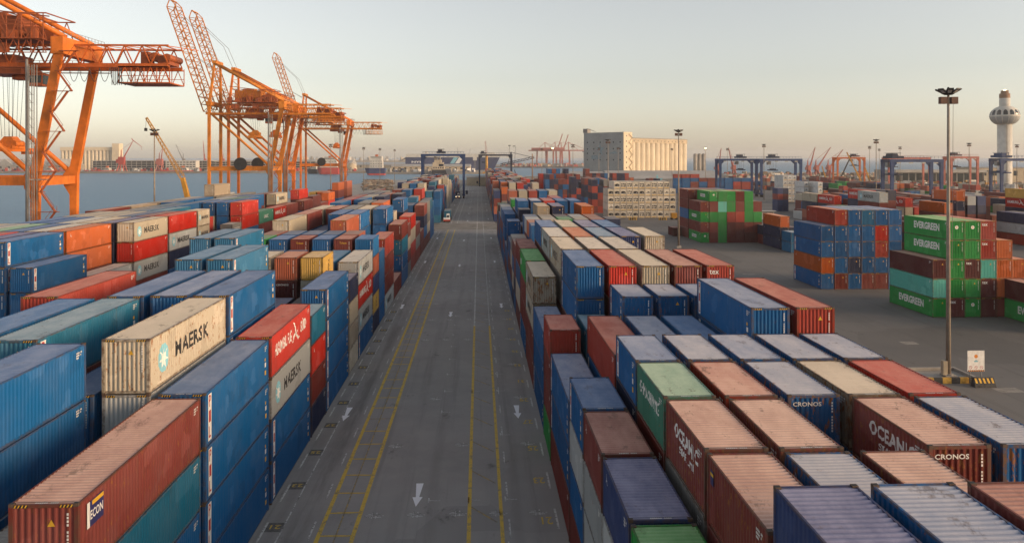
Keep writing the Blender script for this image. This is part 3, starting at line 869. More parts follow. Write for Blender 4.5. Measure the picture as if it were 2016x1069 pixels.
L(1, 6, 20, 's', 'MBN'); L(1, 7, 40, 'h', 'BMN'); L(1, 9, 20, 's', 'BMBWY', {4: {'deco': 'tal'}}, .6); L(1, 10, 40, 'h', 'BMBL')
L(1, 12, 20, 's', 'MBRMM', {4: {'end': 'triton'}}); L(1, 13, 20, 's', 'BMBMS'); L(1, 14, 40, 'h', 'BMB'); L(1, 16, 40, 'h', 'MBM')
L(1, 18, 40, 'h', 'MBMBB', {4: P}); L(1, 20, 20, 's', 'BMBMW'); L(1, 21, 40, 'h', 'BMN'); L(1, 23, 40, 'h', 'BMBNB', {4: P})
L(1, 25, 40, 'h', 'BMN'); L(1, 27, 40, 'h', 'MNBB'); L(1, 29, 20, 's', 'BNMBL'); L(1, 30, 20, 's', 'BMBMO'); L(1, 31, 20, 's', 'MBMM'); L(1, 32, 40, 'h', 'MBMMR')
L(2, 0, 40, 'h', 'BMBBB', {4: {'deco': None}, 3: {'deco': None}}, .2); L(2, 2, 40, 'h', 'MBBB', {3: {'deco': None}}); L(2, 4, 40, 'h', 'BMBBB', {4: {'deco': None}}, .5)
L(2, 6, 20, 's', 'BMB'); L(2, 7, 40, 'h', 'BMN'); L(2, 9, 20, 's', 'BMBmS', {3: {'end': 'cronos'}}); L(2, 10, 40, 'h', 'BMB')
L(2, 12, 20, 's', 'MBMBB'); L(2, 13, 20, 's', 'BMBMB'); L(2, 14, 40, 'h', 'MBMBS'); L(2, 16, 40, 'h', 'BMBBB', {4: P}); L(2, 18, 40, 'h', 'MBMBW')
L(2, 20, 20, 's', 'BMBM'); L(2, 21, 40, 'h', 'MBMBO'); L(2, 23, 40, 'h', 'BMBM'); L(2, 25, 40, 'h', 'BMBW'); L(2, 27, 40, 'h', 'MBMBN'); L(2, 29, 40, 'h', 'MBMG'); L(2, 31, 40, 'h', 'BMBMB')
L(3, 0, 40, 'h', 'BMBB'); L(3, 2, 40, 'h', 'BMBMT', {4: P}, .5); L(3, 4, 40, 'h', 'MBMBB', {4: {'deco': None}}, .3); L(3, 6, 20, 's', 'BMB'); L(3, 7, 40, 'h', 'BMBBL', {4: P}, .25)
L(3, 9, 20, 's', 'MBMAW'); L(3, 10, 40, 'h', 'MBMB'); L(3, 12, 20, 's', 'BMBMM', {4: {'end': 'triton'}}); L(3, 13, 20, 's', 'MBMBB'); L(3, 14, 40, 'h', 'MBMB'); L(3, 16, 40, 'h', 'BMBMB')
L(3, 18, 40, 'h', 'BMBMG'); L(3, 20, 20, 's', 'MBM'); L(3, 21, 40, 'h', 'BMBMG'); L(3, 23, 40, 'h', 'MBMB'); L(3, 25, 40, 'h', 'BMBMN'); L(3, 27, 40, 'h', 'MBMBS'); L(3, 29, 40, 'h', 'BMBN'); L(3, 31, 40, 'h', 'MBMBM')
L(4, 0, 40, 'h', 'BMB'); L(4, 2, 40, 'h', 'BMBMb', age=.15); L(4, 4, 40, 'h', 'MBMB'); L(4, 6, 20, 's', 'BMB'); L(4, 7, 40, 'h', 'MBMBL', age=.15); L(4, 9, 20, 's', 'BMBM'); L(4, 10, 40, 'h', 'MBMB')
L(4, 12, 20, 's', 'MBMBB'); L(4, 13, 20, 's', 'BMBMB'); L(4, 14, 40, 'h', 'BMBB'); L(4, 16, 40, 'h', 'MBMB'); L(4, 18, 40, 'h', 'BMBMM'); L(4, 21, 40, 'h', 'MBMB'); L(4, 23, 40, 'h', 'BMBMB'); L(4, 25, 40, 'h', 'MBMBW'); L(4, 27, 40, 'h', 'BMBMN'); L(4, 29, 40, 'h', 'MBMBG'); L(4, 31, 40, 'h', 'BMBM')
L(5, 2, 40, 'h', 'BMBM'); L(5, 4, 40, 'h', 'BMBMr', age=.2); L(5, 6, 20, 's', 'BMB'); L(5, 7, 40, 'h', 'MBM'); L(5, 9, 20, 's', 'MBM'); L(5, 10, 40, 'h', 'MBMBL', {4: P}, .25)
L(5, 12, 20, 's', 'MBMBg'); L(5, 13, 20, 's', 'BMBMS'); L(5, 14, 40, 'h', 'BMBMW', {4: {'deco': 'tiny'}}, .5); L(5, 16, 40, 'h', 'MBMBM'); L(5, 18, 40, 'h', 'BMBMW'); L(5, 20, 20, 's', 'BMBM'); L(5, 21, 40, 'h', 'MBMBB', {4: {'deco': None}}); L(5, 23, 40, 'h', 'BMBMR'); L(5, 25, 40, 'h', 'MBMBr'); L(5, 27, 40, 'h', 'BMBMN'); L(5, 29, 40, 'h', 'MBMBG'); L(5, 31, 40, 'h', 'BMBMM')
L(6, 10, 40, 'h', 'BMBML')

# ---- block behind it, towards the quay
def Q(row, k, ln, kind, cols, decos=None, age=None):
    stack('Q', row, k, -50.4-LP*row-W2, 89.0+LB*k, ln, kind, cols, decos, age, '+x')
SD = {'deco': 'tiny'}
Q(0, 0, 40, 'h', 'MBBB', {3: P, 2: P}); Q(0, 2, 40, 'h', 'MBw', {2: S_}, .6); Q(0, 4, 40, 'h', 'BMwRW', {2: S_, 3: SD, 4: S_}); Q(0, 6, 40, 'h', 'MBNwR', {3: S_, 4: SD}, .3)
Q(0, 8, 20, 'h', 'BMBWW', {3: {'deco': 'star20'}, 4: {'deco': 'star20'}}); Q(0, 9, 20, 's', 'BB'); Q(0, 10, 20, 's', 'BN'); Q(0, 11, 20, 's', 'BMBG', {3: {'deco': 'cosco'}}); Q(0, 12, 40, 'h', 'MBBRR', {3: SD, 4: SD, 2: P}, .2)
Q(0, 14, 40, 'h', 'BMMD', {3: {'deco': 'swoosh'}}); Q(0, 16, 40, 'h', 'MBMR', {3: HS}); Q(0, 18, 40, 'h', 'BMBM'); Q(0, 20, 20, 's', 'BMB'); Q(0, 21, 40, 'h', 'BMBM'); Q(0, 24, 40, 'h', 'MB'); Q(0, 26, 40, 'h', 'NM'); Q(0, 28, 40, 'h', 'MM')
Q(1, 0, 40, 'h', 'BMBBB', {3: P, 4: P}, .2); Q(1, 2, 40, 'h', 'MBMOO', {4: SD, 3: SD}, .2); Q(1, 4, 40, 'h', 'BMNNN'); Q(1, 6, 40, 'h', 'BMBMr'); Q(1, 8, 40, 'h', 'MBMB'); Q(1, 10, 40, 'h', 'BMB'); Q(1, 12, 40, 'h', 'BMBBB', {3: P, 4: P})
Q(1, 14, 40, 'h', 'BMBMB'); Q(1, 16, 20, 's', 'BMB'); Q(1, 18, 40, 'h', 'BMBMW', {4: S_}); Q(1, 20, 20, 's', 'BMm'); Q(1, 22, 40, 'h', 'MBMmR', {4: SD}); Q(1, 25, 40, 'h', 'BMmM'); Q(1, 27, 40, 'h', 'MMM'); Q(1, 29, 40, 'h', 'BMRO'); Q(1, 32, 40, 'h', 'BMBMO'); Q(1, 35, 40, 'h', 'MBMSS')
rq = random.Random(8)
tops = {2: 'VwWBTRBDBMG', 3: 'RBwWLBDwBTM', 4: 'BDBWGTMDWGB', 5: 'SwBWDAwBTMW', 6: 'wWGBMADWLwM'}
for row in range(2, 7):
    for j in range(11):
        k = j*2; tall = 5
        if row == 4 and j == 6: tall = 4
        if j > 8: tall = rq.choice((3, 4, 5))
        elif j not in (0, 1, 6) and rq.random() < .3: tall = 4
        if row == 6 and j == 0: tall = 4
        c = fill(tall, rq, tops[row][j])
        if row == 5 and j == 8: c = c[:-1]+'GA'
        if j == 6: c = c[:-1]+{2: 'B', 3: 'B', 4: 'G', 5: 'B', 6: 'A'}[row]
        Q(row, k, 40, 'h', c, {len(c)-1: (P if (j == 6 and row == 5) else {'deco': None})})
for row, k, c in ((2, 24, 'MBO'), (2, 27, 'NBO'), (2, 30, 'BMNO'), (2, 33, 'MBOO'), (3, 24, 'MM'), (3, 27, 'BMY'), (3, 30, 'OMNY'), (3, 33, 'MSO'), (4, 27, 'BG'), (4, 30, 'MTO'), (4, 33, 'MBS'), (1, 38, 'MD'), (0, 33, 'RM'), (0, 36, 'Ng'), (0, 39, 'MO'), (1, 41, 'SO')):
    Q(row, k, 40 if k < 36 else 20, 'h', c)

# ---- block on the other side of the road
RX0, RY0, RB = 5.62, 22.3, 6.4
def A(row, k, ln, kind, cols, decos=None, age=None):
    stack('R', row, k, RX0+LP*row+W2, RY0+RB*k, ln, kind, cols, decos, age, '-x')
A(0, -1, 20, 's', 'BwM'); A(0, 0, 20, 's', 'BwBg'); A(0, 1, 20, 's', 'MwwV', {3: {'deco': 'tiny'}}, .25); A(0, 2, 20, 's', 'MwwM', {3: {'deco': 'tiny'}}, .35); A(0, 3, 20, 's', 'MBwB', {3: {'deco': 'pil'}}, .2)
A(0, 4, 40, 'h', 'MBB', {1: P, 2: P}, .55); A(0, 6, 20, 's', 'gMMr', age=.2); A(0, 7, 40, 'h', 'BBB', {2: {'deco': None}}, .55); A(0, 9, 40, 'h', 'MMWW', {3: S_, 2: S_}, 1.0); A(0, 11, 40, 'h', 'BMMg', {3: {'deco': 'logo'}}, .2)
A(0, 13, 40, 'h', 'MWBM'); A(0, 15, 20, 's', 'BNMM'); A(0, 16, 20, 's', 'NWBM'); A(0, 17, 20, 's', 'BMWG'); A(0, 18, 40, 'h', 'BMB'); A(0, 20, 20, 'h', 'BBNB'); A(0, 21, 40, 'h', 'MB'); A(0, 23, 40, 'h', 'BMBB'); A(0, 25, 40, 'h', 'BBMB'); A(0, 27, 40, 'h', 'MBMw'); A(0, 29, 40, 'h', 'BMB'); A(0, 31, 20, 's', 'BBMm'); A(0, 32, 20, 's', 'BMMg'); A(0, 33, 20, 's', 'MNV')
A(1, -1, 20, 'h', 'BMBMV', age=.2); A(1, 0, 20, 's', 'GMGMM', {4: {'deco': 'patch'}}, .85); A(1, 1, 20, 's', 'MGAGM', {4: {'deco': 'oceanic'}}, .9); A(1, 2, 20, 's', 'BMBMD', {4: {'deco': 'china'}}, .6); A(1, 3, 20, 's', 'BMBNB', {4: P}, .6)
A(1, 4, 40, 'h', 'MBBr', {3: {'deco': 'tiny'}}, .2); A(1, 6, 20, 's', 'MBBT'); A(1, 7, 40, 'h', 'MBMBB', {3: P, 4: P}, .2); A(1, 9, 40, 'h', 'BMMGW', {4: S_}, .9); A(1, 11, 40, 'h', 'MBmmw', {4: S_}, .9); A(1, 13, 40, 'h', 'BMBMB', {4: {'deco': None}}); A(1, 15, 20, 's', 'MBMB'); A(1, 16, 20, 's', 'BMBMB'); A(1, 17, 20, 's', 'MBMBO'); A(1, 18, 20, 's', 'BMBMw'); A(1, 19, 20, 's', 'MBMBB'); A(1, 20, 20, 's', 'BMBM'); A(1, 21, 20, 's', 'MBMB'); A(1, 22, 20, 's', 'BMBBN'); A(1, 23, 40, 'h', 'MBMBB', {4: {'deco': None}}); A(1, 25, 40, 'h', 'BMBM'); A(1, 27, 20, 's', 'MBMG'); A(1, 28, 20, 's', 'MBMGg'); A(1, 29, 20, 's', 'BMBMW'); A(1, 31, 40, 'h', 'MBMNS'); A(1, 33, 20, 's', 'MBM')
A(2, -1, 20, 'h', 'BMBMB', {4: {'deco': 'logo'}}, .8); A(2, 0, 20, 's', 'BMBMB', {4: {'deco': 'tiny'}}, 1.0); A(2, 1, 20, 's', 'MBMBM', None, 1.0); A(2, 2, 20, 's', 'BMBMr', None, .85); A(2, 3, 20, 's', 'MBMBB', {4: {'deco': 'tiny'}}, .95)
A(2, 4, 40, 'h', 'MBMB', {3: {'deco': None}}, .8); A(2, 6, 20, 's', 'MBMBB', {4: P}, .75); A(2, 7, 40, 'h', 'BMBMR', None, .3); A(2, 9, 40, 'h', 'MBMBG', None, 1.0); A(2, 11, 40, 'h', 'BMBMO', None, .3); A(2, 13, 40, 'h', 'MBMBW'); A(2, 15, 20, 's', 'BMBM'); A(2, 16, 20, 's', 'MBMB'); A(2, 17, 20, 's', 'BMBM'); A(2, 18, 20, 's', 'MBMBW'); A(2, 19, 20, 's', 'BMBMA'); A(2, 20, 40, 'h', 'MBMBA', {4: {'deco': 'tiny'}}); A(2, 22, 20, 's', 'BMB'); A(2, 23, 40, 'h', 'MBMBB', {4: {'deco': None}}, .8); A(2, 25, 20, 's', 'BMBMS'); A(2, 26, 20, 's', 'MBMBW'); A(2, 27, 40, 'h', 'BMBG'); A(2, 29, 40, 'h', 'MBMW'); A(2, 31, 40, 'h', 'BMBMW', None, 1.0); A(2, 33, 20, 's', 'MBMG')
A(3, -1, 20, 'h', 'MBMBM', None, .4); A(3, 0, 20, 's', 'BMBMM', None, .95); A(3, 1, 20, 's', 'MBMM'); A(3, 2, 20, 's', 'MBMBB', {4: {'end': 'cronos'}}, .95); A(3, 3, 20, 's', 'BMBMB', {4: {'deco': 'tiny'}}, .8)
A(3, 4, 40, 'h', 'BMBb', None, .15); A(3, 6, 20, 's', 'BMBMB', None, .8); A(3, 7, 40, 'h', 'MBMBW', None, .7); A(3, 9, 40, 'h', 'BMBMG', None, .8); A(3, 11, 40, 'h', 'MBMBL', {4: {'deco': None}}, .5); A(3, 13, 40, 'h', 'BMBMV', None, .5); A(3, 15, 20, 's', 'MBMB'); A(3, 16, 20, 's', 'BMBM'); A(3, 17, 20, 's', 'MBMB'); A(3, 18, 20, 's', 'BMBMg', None, .2); A(3, 19, 20, 's', 'MBMBN'); A(3, 20, 40, 'h', 'BMBMN'); A(3, 22, 20, 's', 'BMB'); A(3, 23, 40, 'h', 'MBMBR', None, .3); A(3, 25, 20, 's', 'BMBMS'); A(3, 26, 20, 's', 'BMBMw'); A(3, 27, 40, 'h', 'MBMr'); A(3, 29, 40, 'h', 'BMBB'); A(3, 31, 40, 'h', 'MBMBr'); A(3, 33, 20, 's', 'MBG')
A(4, 0, 20, 's', 'BMBM'); A(4, 1, 20, 's', 'BMBMM', {4: {'deco': 'oceanic', 'end': 'cronos'}}, .9); A(4, 2, 20, 's', 'MBMBA', None, 1.0); A(4, 3, 20, 's', 'BMBMB', {4: {'deco': 'tiny'}}, .9); A(4, 4, 40, 'h', 'MBMBB', {4: P}, .6); A(4, 6, 20, 's', 'MBMBB', None, .6); A(4, 7, 40, 'h', 'BMBMM', None, .5); A(4, 9, 40, 'h', 'MBM'); A(4, 11, 40, 'h', 'BMBMV', None, .3); A(4, 13, 40, 'h', 'MBMBb', None, .15); A(4, 15, 20, 's', 'BMB'); A(4, 16, 20, 's', 'MB'); A(4, 17, 20, 's', 'BMB'); A(4, 18, 20, 's', 'MBMBW'); A(4, 19, 20, 's', 'BMBMw'); A(4, 20, 40, 'h', 'MBMN'); A(4, 22, 20, 's', 'BMB'); A(4, 23, 40, 'h', 'BMBMB', {4: {'deco': None}}); A(4, 25, 40, 'h', 'MBMBR'); A(4, 27, 40, 'h', 'BMBW'); A(4, 29, 40, 'h', 'MBM'); A(4, 31, 40, 'h', 'BMBMB', {4: {'deco': None}}); A(4, 33, 20, 's', 'MBM')
A(5, 0, 20, 's', 'BM'); A(5, 1, 20, 's', 'MBMBB', None, 1.0); A(5, 2, 20, 's', 'BMBMR', None, .25); A(5, 3, 20, 's', 'MBMBB', None, .9); A(5, 4, 40, 'h', 'BMBMr', None, .25); A(5, 6, 20, 's', 'BMBS'); A(5, 7, 40, 'h', 'MBMBr', {4: {'end': 'tex'}}, .2); A(5, 9, 40, 'h', 'MB'); A(5, 11, 40, 'h', 'BMBMW', None, .85); A(5, 15, 20, 's', 'BM'); A(5, 17, 20, 's', 'MB'); A(5, 18, 20, 's', 'BMBMS'); A(5, 19, 20, 's', 'MBMBS'); A(5, 20, 40, 'h', 'BMBMO', None, .2); A(5, 23, 40, 'h', 'MBMBB', {4: {'deco': None}}); A(5, 25, 40, 'h', 'BMBG'); A(5, 27, 40, 'h', 'MBM'); A(5, 31, 40, 'h', 'BMBMW', None, .8)
A(6, 18, 20, 's', 'MBMBN', None, .8)

# ---- the blocks beyond the cross road
rb = random.Random(44)
for row in range(6):
    y = 284.6
    while y < 560:
        ln = 40 if (rb.random() < .55 or y < 290) else 20
        kind = 'h' if ln == 40 else 's'
        n = rb.choice((4, 4, 5) if row == 0 else (4, 5, 5, 5)) if y < 450 else rb.choice((3, 4, 4))
        cols = ''.join(rb.choice('BBBBNMrGWVT') for _ in range(n))
        if y < 290 and row == 0: cols = 'TBBB'
        if row < 2 and 330 < y < 400: cols = 'wWWWW'[:n]
        stack('M', row, int(y), LX0-LP*row-W2, y, ln, kind, cols, None, None, '+x')
        y += LN[ln]+.5
    y = 289.0
    while y < 640:
        ln = 40 if rb.random() < .55 else 20
        kind = 'h' if ln == 40 else 's'
        n = rb.choice((4, 4, 5) if row == 0 else (4, 5, 5, 5))
        cols = ''.join(rb.choice('MMMMrrRSOBBNGWV') for _ in range(n))
        if y < 300 and row > 0: cols = cols[:-1]+'OWRBW'[row-1]
        stack('N', row, int(y), RX0+LP*row+W2, y, ln, kind, cols, None, None, '-x')
        y += LN[ln]+.5
for row in range(6):
    for y in (640.8, 654, 667, 680):
        stack('N', row, int(y), RX0+LP*row+W2, y, 40, 'h', ''.join(rb.choice('OOYSgMB') for _ in range(rb.choice((3, 4, 5)))), None, None, '-x')

# ---- open yard: free standing stacks
def grid(block, x0, y, ln, kind, tiers, pitch=2.52, decos=None, ages=.25):
    """tiers: list of strings, one colour per column, '-' leaves a gap; bottom tier first"""
    nc = max(len(t) for t in tiers)
    for cix in range(nc):
        col = ''
        for t in tiers:
            ch = t[cix] if cix < len(t) else '-'
            if ch == '-': break
            col += ch
        dd = {}
        if decos:
            for (cc, tt), v in decos.items():
                if cc == cix: dd[tt] = v
        if col: stack(block, cix, 0, x0+W2+pitch*cix, y, ln, kind, col, dd, .55, '-x')
RND = {'end': 'round'}; TEX = {'end': 'tex'}; EV = {'deco': 'ever'}
grid('blue stack', 62.3, 137.6, 40, 'h', ['BMBMMB', 'OBNBBB', 'BBBBrB', 'BBBBRB', '-rBLBB'], decos={(0, 0): P, (0, 1): SD, (0, 2): P, (1, 4): SD})
grid('evergreen stack', 68.1, 112.7, 40, 'h', ['gmgmMM', 'KggmOr', 'mgmKOO', '-ggrO-', '-ggr--'], pitch=2.47,
     decos={(0, 0): EV, (1, 0): TEX, (2, 0): RND, (3, 1): TEX, (2, 2): TEX, (1, 3): EV, (3, 3): TEX, (1, 4): {'deco': 'ever', 'end': 'round'}, (2, 4): RND, (3, 4): TEX})
grid('green stack', 62.5, 214.6, 40, 'h', ['gMgmmmm', 'MMgmmMM', 'gggrrgg', 'MMKgMgM', '-gggMg-'],
     decos={(0, 0): {'deco': 'box', 'end': 'round'}, (0, 2): {'deco': 'box'}, (2, 2): RND, (3, 3): RND, (5, 3): RND, (6, 2): RND, (1, 4): {'deco': 'box', 'end': 'round'}, (3, 1): TEX, (4, 1): TEX, (6, 3): TEX})
grid('corner stack', 79.2, 100.5, 40, 'h', ['ggM', 'mMM'], decos={(0, 0): EV})
grid('maroon stack', 62.5, 227.6, 40, 'h', ['MMMMM', 'MVMBM', 'BMMMB', 'MMBMM', 'MMrMB'])
grid('lone box', 59.3, 233.0, 20, 's', ['m'])
grid('navy stack', 78.6, 197.6, 40, 'h', ['NN', 'NN', 'O-'], decos={(0, 2): {'deco': 'tiny'}, (0, 1): {'deco': 'tiny'}, (0, 0): {'deco': 'tiny'}})
grid('light blue stack', 78.6, 190.6, 20, 's', ['LN', 'LK'])
grid('narrow stack', 78.8, 211.0, 20, 's', ['M', 'N'])
grid('far column', 133.6, 339.0, 20, 's', ['VV', 'VV', 'rM', 'VN'])
rs = random.Random(77)
def rcols(nc, nt, pal, drop=0.0, start=0):
    out = []; hs = [max(1, nt - (1 if rs.random() < drop else 0) - (1 if rs.random() < drop*.5 else 0)) for _ in range(nc)]
    for t in range(nt): out.append(''.join(rs.choice(pal) if t < hs[k] else '-' for k in range(nc)))
    return out
# stacks between the roadside block and the cream refrigerated wall
grid('brick stack one', 49.2, 333.0, 40, 'h', ['MrM', 'rMB', 'NrM', 'rNM', 'N-G'][:5])
grid('brick stack two', 48.5, 352.0, 40, 'h', rcols(4, 5, 'MrrNBM'))
grid('brick stack three', 46.0, 381.0, 40, 'h', rcols(6, 5, 'rMrMNr', .3))
grid('brick stack four', 38.0, 440.0, 40, 'h', rcols(9, 5, 'NMrBrBN', .3))
grid('brick stack five', 36.0, 458.0, 40, 'h', rcols(12, 6, 'BBRrMN', .3))
grid('brick stack six', 62.0, 470.0, 40, 'h', rcols(12, 5, 'rMNrB', .2))
grid('dark column one', 31.0, 470.0, 20, 's', ['N', 'N', 'N', 'N'])
grid('dark column two', 36.0, 500.0, 20, 's', ['M', 'r', 'r', 'm'])
# red and blue wall, long sides to the camera
for cix in range(9):
    cols = ''.join(rs.choice('BBBBBrMB') for _ in range(4))
    if cix > 0: cols += '' if cix > 8 else ''
    p = at(1326+16.8*cix, 520)
    stack('long wall', cix, 0, p.x, p.y, 20, 's', cols + (rs.choice('Mr') if cix < 3 else ''), None, None, None, True)
# maroon, navy and grey stock on the far side of the open yard
def yard(x0, nx, y0, ny, hi, pal, seed, den=.85, pitch=2.9):
    r_ = random.Random(seed)
    for j in range(ny):
        for i in range(nx):
            if r_.random() > den: continue
            yy_ = y0+12.9*j; xx_ = x0+pitch*i
            if yy_ < 520 and 1008+FPX*(xx_*math.cos(YAW)-yy_*math.sin(YAW))/(xx_*math.sin(YAW)+yy_*math.cos(YAW)) < 1592: continue
            n = r_.choice(hi); ln = 40 if r_.random() < .75 else 20
            c = ''.join(r_.choice(pal) for _ in range(n))
            dd = {}
            if c[-1] in 'wW' and r_.random() < .4 and ln == 40: dd[n-1] = S_
            if c[-1] == 'R' and ln == 40: dd[n-1] = HS
            stack('far yard', i, j+int(x0), x0+pitch*i, y0+12.9*j, ln, 'h' if ln == 40 else 's', c, dd, None, '-x')
PALF = 'MMMMmrNNGwBRWgOS'
stack('far yard', 0, 900, 111.2, 206.8, 40, 'h', 'MNMMw', {4: S_}, .3, '-x')
stack('far yard', 1, 900, 114.2, 219.0, 40, 'h', 'MBMNR', {4: HS}, .3, '-x')
stack('far yard', 2, 900, 117.2, 219.0, 40, 'h', 'MBMMN', None, .3, '-x')
stack('far yard', 3, 900, 120.2, 219.0, 40, 'h', 'MBMMN', None, .3, '-x')
stack('far yard', 4, 900, 138.2, 215.0, 40, 'h', 'BMMNO', {4: P}, .1, '-x')
stack('far yard', 5, 900, 129.0, 206.0, 40, 'h', 'BMMO', None, .1, '-x')
stack('far yard', 6, 900, 141.4, 215.0, 20, 's', 'BMMNw', None, .3, '-x')
stack('far yard', 7, 900, 144.4, 215.0, 20, 's', 'BMMNV', None, .3, '-x')
stack('far yard', 8, 900, 166.0, 222.0, 40, 'h', 'BMNRY', {3: HS}, .3, '-x')
yard(114, 5, 233, 3, (3, 4, 4), PALF, 1); yard(124, 12, 232, 3, (3, 3, 4), PALF, 2); yard(160, 14, 236, 3, (2, 3, 4), PALF, 3)
yard(100, 10, 190, 1, (2, 3), PALF, 12); yard(150, 8, 190, 2, (2, 3, 3), PALF, 13)
yard(118, 34, 290, 4, (1, 2, 3, 3), PALF, 4, .7); yard(190, 40, 420, 6, (1, 1, 2, 2, 3), PALF, 5, .6)
yard(150, 12, 420, 4, (1, 2, 3), PALF, 6, .7); yard(215, 40, 300, 6, (1, 2, 2, 3), PALF, 7, .6)
yard(190, 40, 560, 6, (1, 2, 2, 3), PALF, 9, .5); yard(100, 12, 560, 4, (1, 2, 3), PALF, 10, .6)

# ---- refrigerated containers
REEF = []
def reefer_stack(x0, y, cols, n0, ln, pitch=2.49, off=0):
    for t in range(n0[1]):
        for cix in range(cols):
            if t == n0[1]-1 and off and (cix < off or cix >= cols-off): continue
            REEF.append(dict(x=x0+W2+pitch*cix, y=y+crnd.uniform(-.05, .05), z=.012+t*2.902, L=LN[ln], H=2.896, ln=ln, c='W' if x0 < 100 else 'w', col=cix, tier=t, nc=cols, nt=n0[1], wall=x0))
reefer_stack(51.4, 304.8, 11, (0, 5), 40, 2.49, 1)
reefer_stack(165.0, 411.0, 3, (0, 5), 40)
reefer_stack(173.6, 387.0, 1, (0, 4), 40)
reefer_stack(169.3, 394.0, 1, (0, 4), 40, 2.6)
# ------------------------------------------------------------------ which containers the picture shows, and how large
RW, RH = 1008, 535
zb = np.full((RH, RW), 1e9, np.float32); ib = np.full((RH, RW), -1, np.int32)
ca, sa = math.cos(YAW), math.sin(YAW)
def proj(p):
    d = p[0]*sa+p[1]*ca
    return ((1008+FPX*(p[0]*ca-p[1]*sa)/d)/2, (311+FPX*(CAM_H-p[2])/d)/2, d)
def ras(quad, idx):
    P = [proj(q) for q in quad]
    if min(p[2] for p in P) < 2: return
    xs = [p[0] for p in P]; ys = [p[1] for p in P]
    x0 = max(0, int(min(xs))); x1 = min(RW-1, int(max(xs))+1); y0 = max(0, int(min(ys))); y1 = min(RH-1, int(max(ys))+1)
    if x0 > x1 or y0 > y1: return
    X, Y = np.meshgrid(np.arange(x0, x1+1)+.5, np.arange(y0, y1+1)+.5)
    ins = None; sg = 0
    area = sum(xs[i]*ys[(i+1) % 4]-xs[(i+1) % 4]*ys[i] for i in range(4)); sg = 1 if area > 0 else -1
    m = np.ones(X.shape, bool)
    for i in range(4):
        j = (i+1) % 4
        m &= sg*((xs[j]-xs[i])*(Y-ys[i])-(ys[j]-ys[i])*(X-xs[i])) >= 0
    if not m.any(): return
    # 1/depth is linear on screen
    Mx = np.array([[xs[k], ys[k], 1] for k in range(3)])
    try: co = np.linalg.solve(Mx, np.array([1/P[k][2] for k in range(3)]))
    except Exception: return
    D = 1/np.maximum(1e-6, co[0]*X+co[1]*Y+co[2])
    sub = zb[y0:y1+1, x0:x1+1]; si = ib[y0:y1+1, x0:x1+1]
    k = m & (D < sub)
    sub[k] = D[k]; si[k] = idx
EV_ = ALLC + REEF
for i, d in enumerate(EV_):
    if d.get('rot'): x0, x1, y0, y1 = d['x'], d['x']+d['L'], d['y'], d['y']+2*W2
    else: x0, x1, y0, y1 = d['x']-W2, d['x']+W2, d['y'], d['y']+d['L']
    z0, z1 = d['z'], d['z']+d['H']
    ras([(x0, y0, z1), (x1, y0, z1), (x1, y1, z1), (x0, y1, z1)], i)
    ras([(x0, y0, z0), (x1, y0, z0), (x1, y0, z1), (x0, y0, z1)], i)
    xs_ = x1 if (x0+x1) < 0 else x0
    ras([(xs_, y0, z0), (xs_, y1, z0), (xs_, y1, z1), (xs_, y0, z1)], i)
cnt = np.bincount(ib[ib >= 0].ravel(), minlength=len(EV_))
for i, d in enumerate(EV_): d['px'] = int(cnt[i])
order = sorted(range(len(ALLC)), key=lambda i: -ALLC[i]['px'])
SINGLE = set(i for i in order[:300] if ALLC[i]['px'] >= 8)

ORD = 'first second third fourth fifth sixth seventh eighth ninth tenth eleventh twelfth thirteenth fourteenth fifteenth sixteenth seventeenth eighteenth nineteenth twentieth'.split()
TENS = {2: 'twenty', 3: 'thirty', 4: 'forty', 5: 'fifty', 6: 'sixty'}
def ordinal(n):
    if n < 20: return ORD[n]
    t, u = divmod(n+1, 10)
    return ('twentieth', 'thirtieth', 'fortieth', 'fiftieth', 'sixtieth')[t-2] if u == 0 else TENS[t]+'-'+ORD[u-1]
bays = {}
for d in ALLC:
    if d['px'] > 0: bays.setdefault((d['block'], d['row']), set()).add(round(d['y'], 0))
bays = {k: sorted(v) for k, v in bays.items()}
WHERE = {'L': ('row left of road', 'left block of containers beside the road'), 'R': ('row right of road', 'right block of containers beside the road'),
         'Q': ('row of quayside block', 'block of containers before the quay'), 'M': ('row left, past cross road', 'left block past the cross road'),
         'N': ('row right, past cross road', 'right block past the cross road'),
         'far yard': ('column in far right yard', 'containers in the far right yard'), 'long wall': ('column of the red-and-blue wall', 'red and blue wall of containers')}
STACKN = {'blue stack': 'mostly blue stack by the mast', 'evergreen stack': 'tall green-and-maroon stack behind the mast', 'green stack': 'green-and-maroon stack beside the cream wall',
          'corner stack': 'low stack at the picture edge', 'maroon stack': 'maroon stack behind the green one', 'lone box': 'lone dark box left of green stack', 'navy stack': 'navy stack right of the green one',
          'light blue stack': 'light blue pair before the navy stack', 'narrow stack': 'narrow stack left of the navy one', 'far column': 'slim column before the white reefers',
          'dark column one': 'slim dark column by the warehouse', 'dark column two': 'slim red column by the warehouse'}
for k, w in enumerate(('one', 'two', 'three', 'four', 'five', 'six')): STACKN['brick stack '+w] = (ordinal(k)+'-' if k else '')+'nearest brick-red stack by the cream wall'
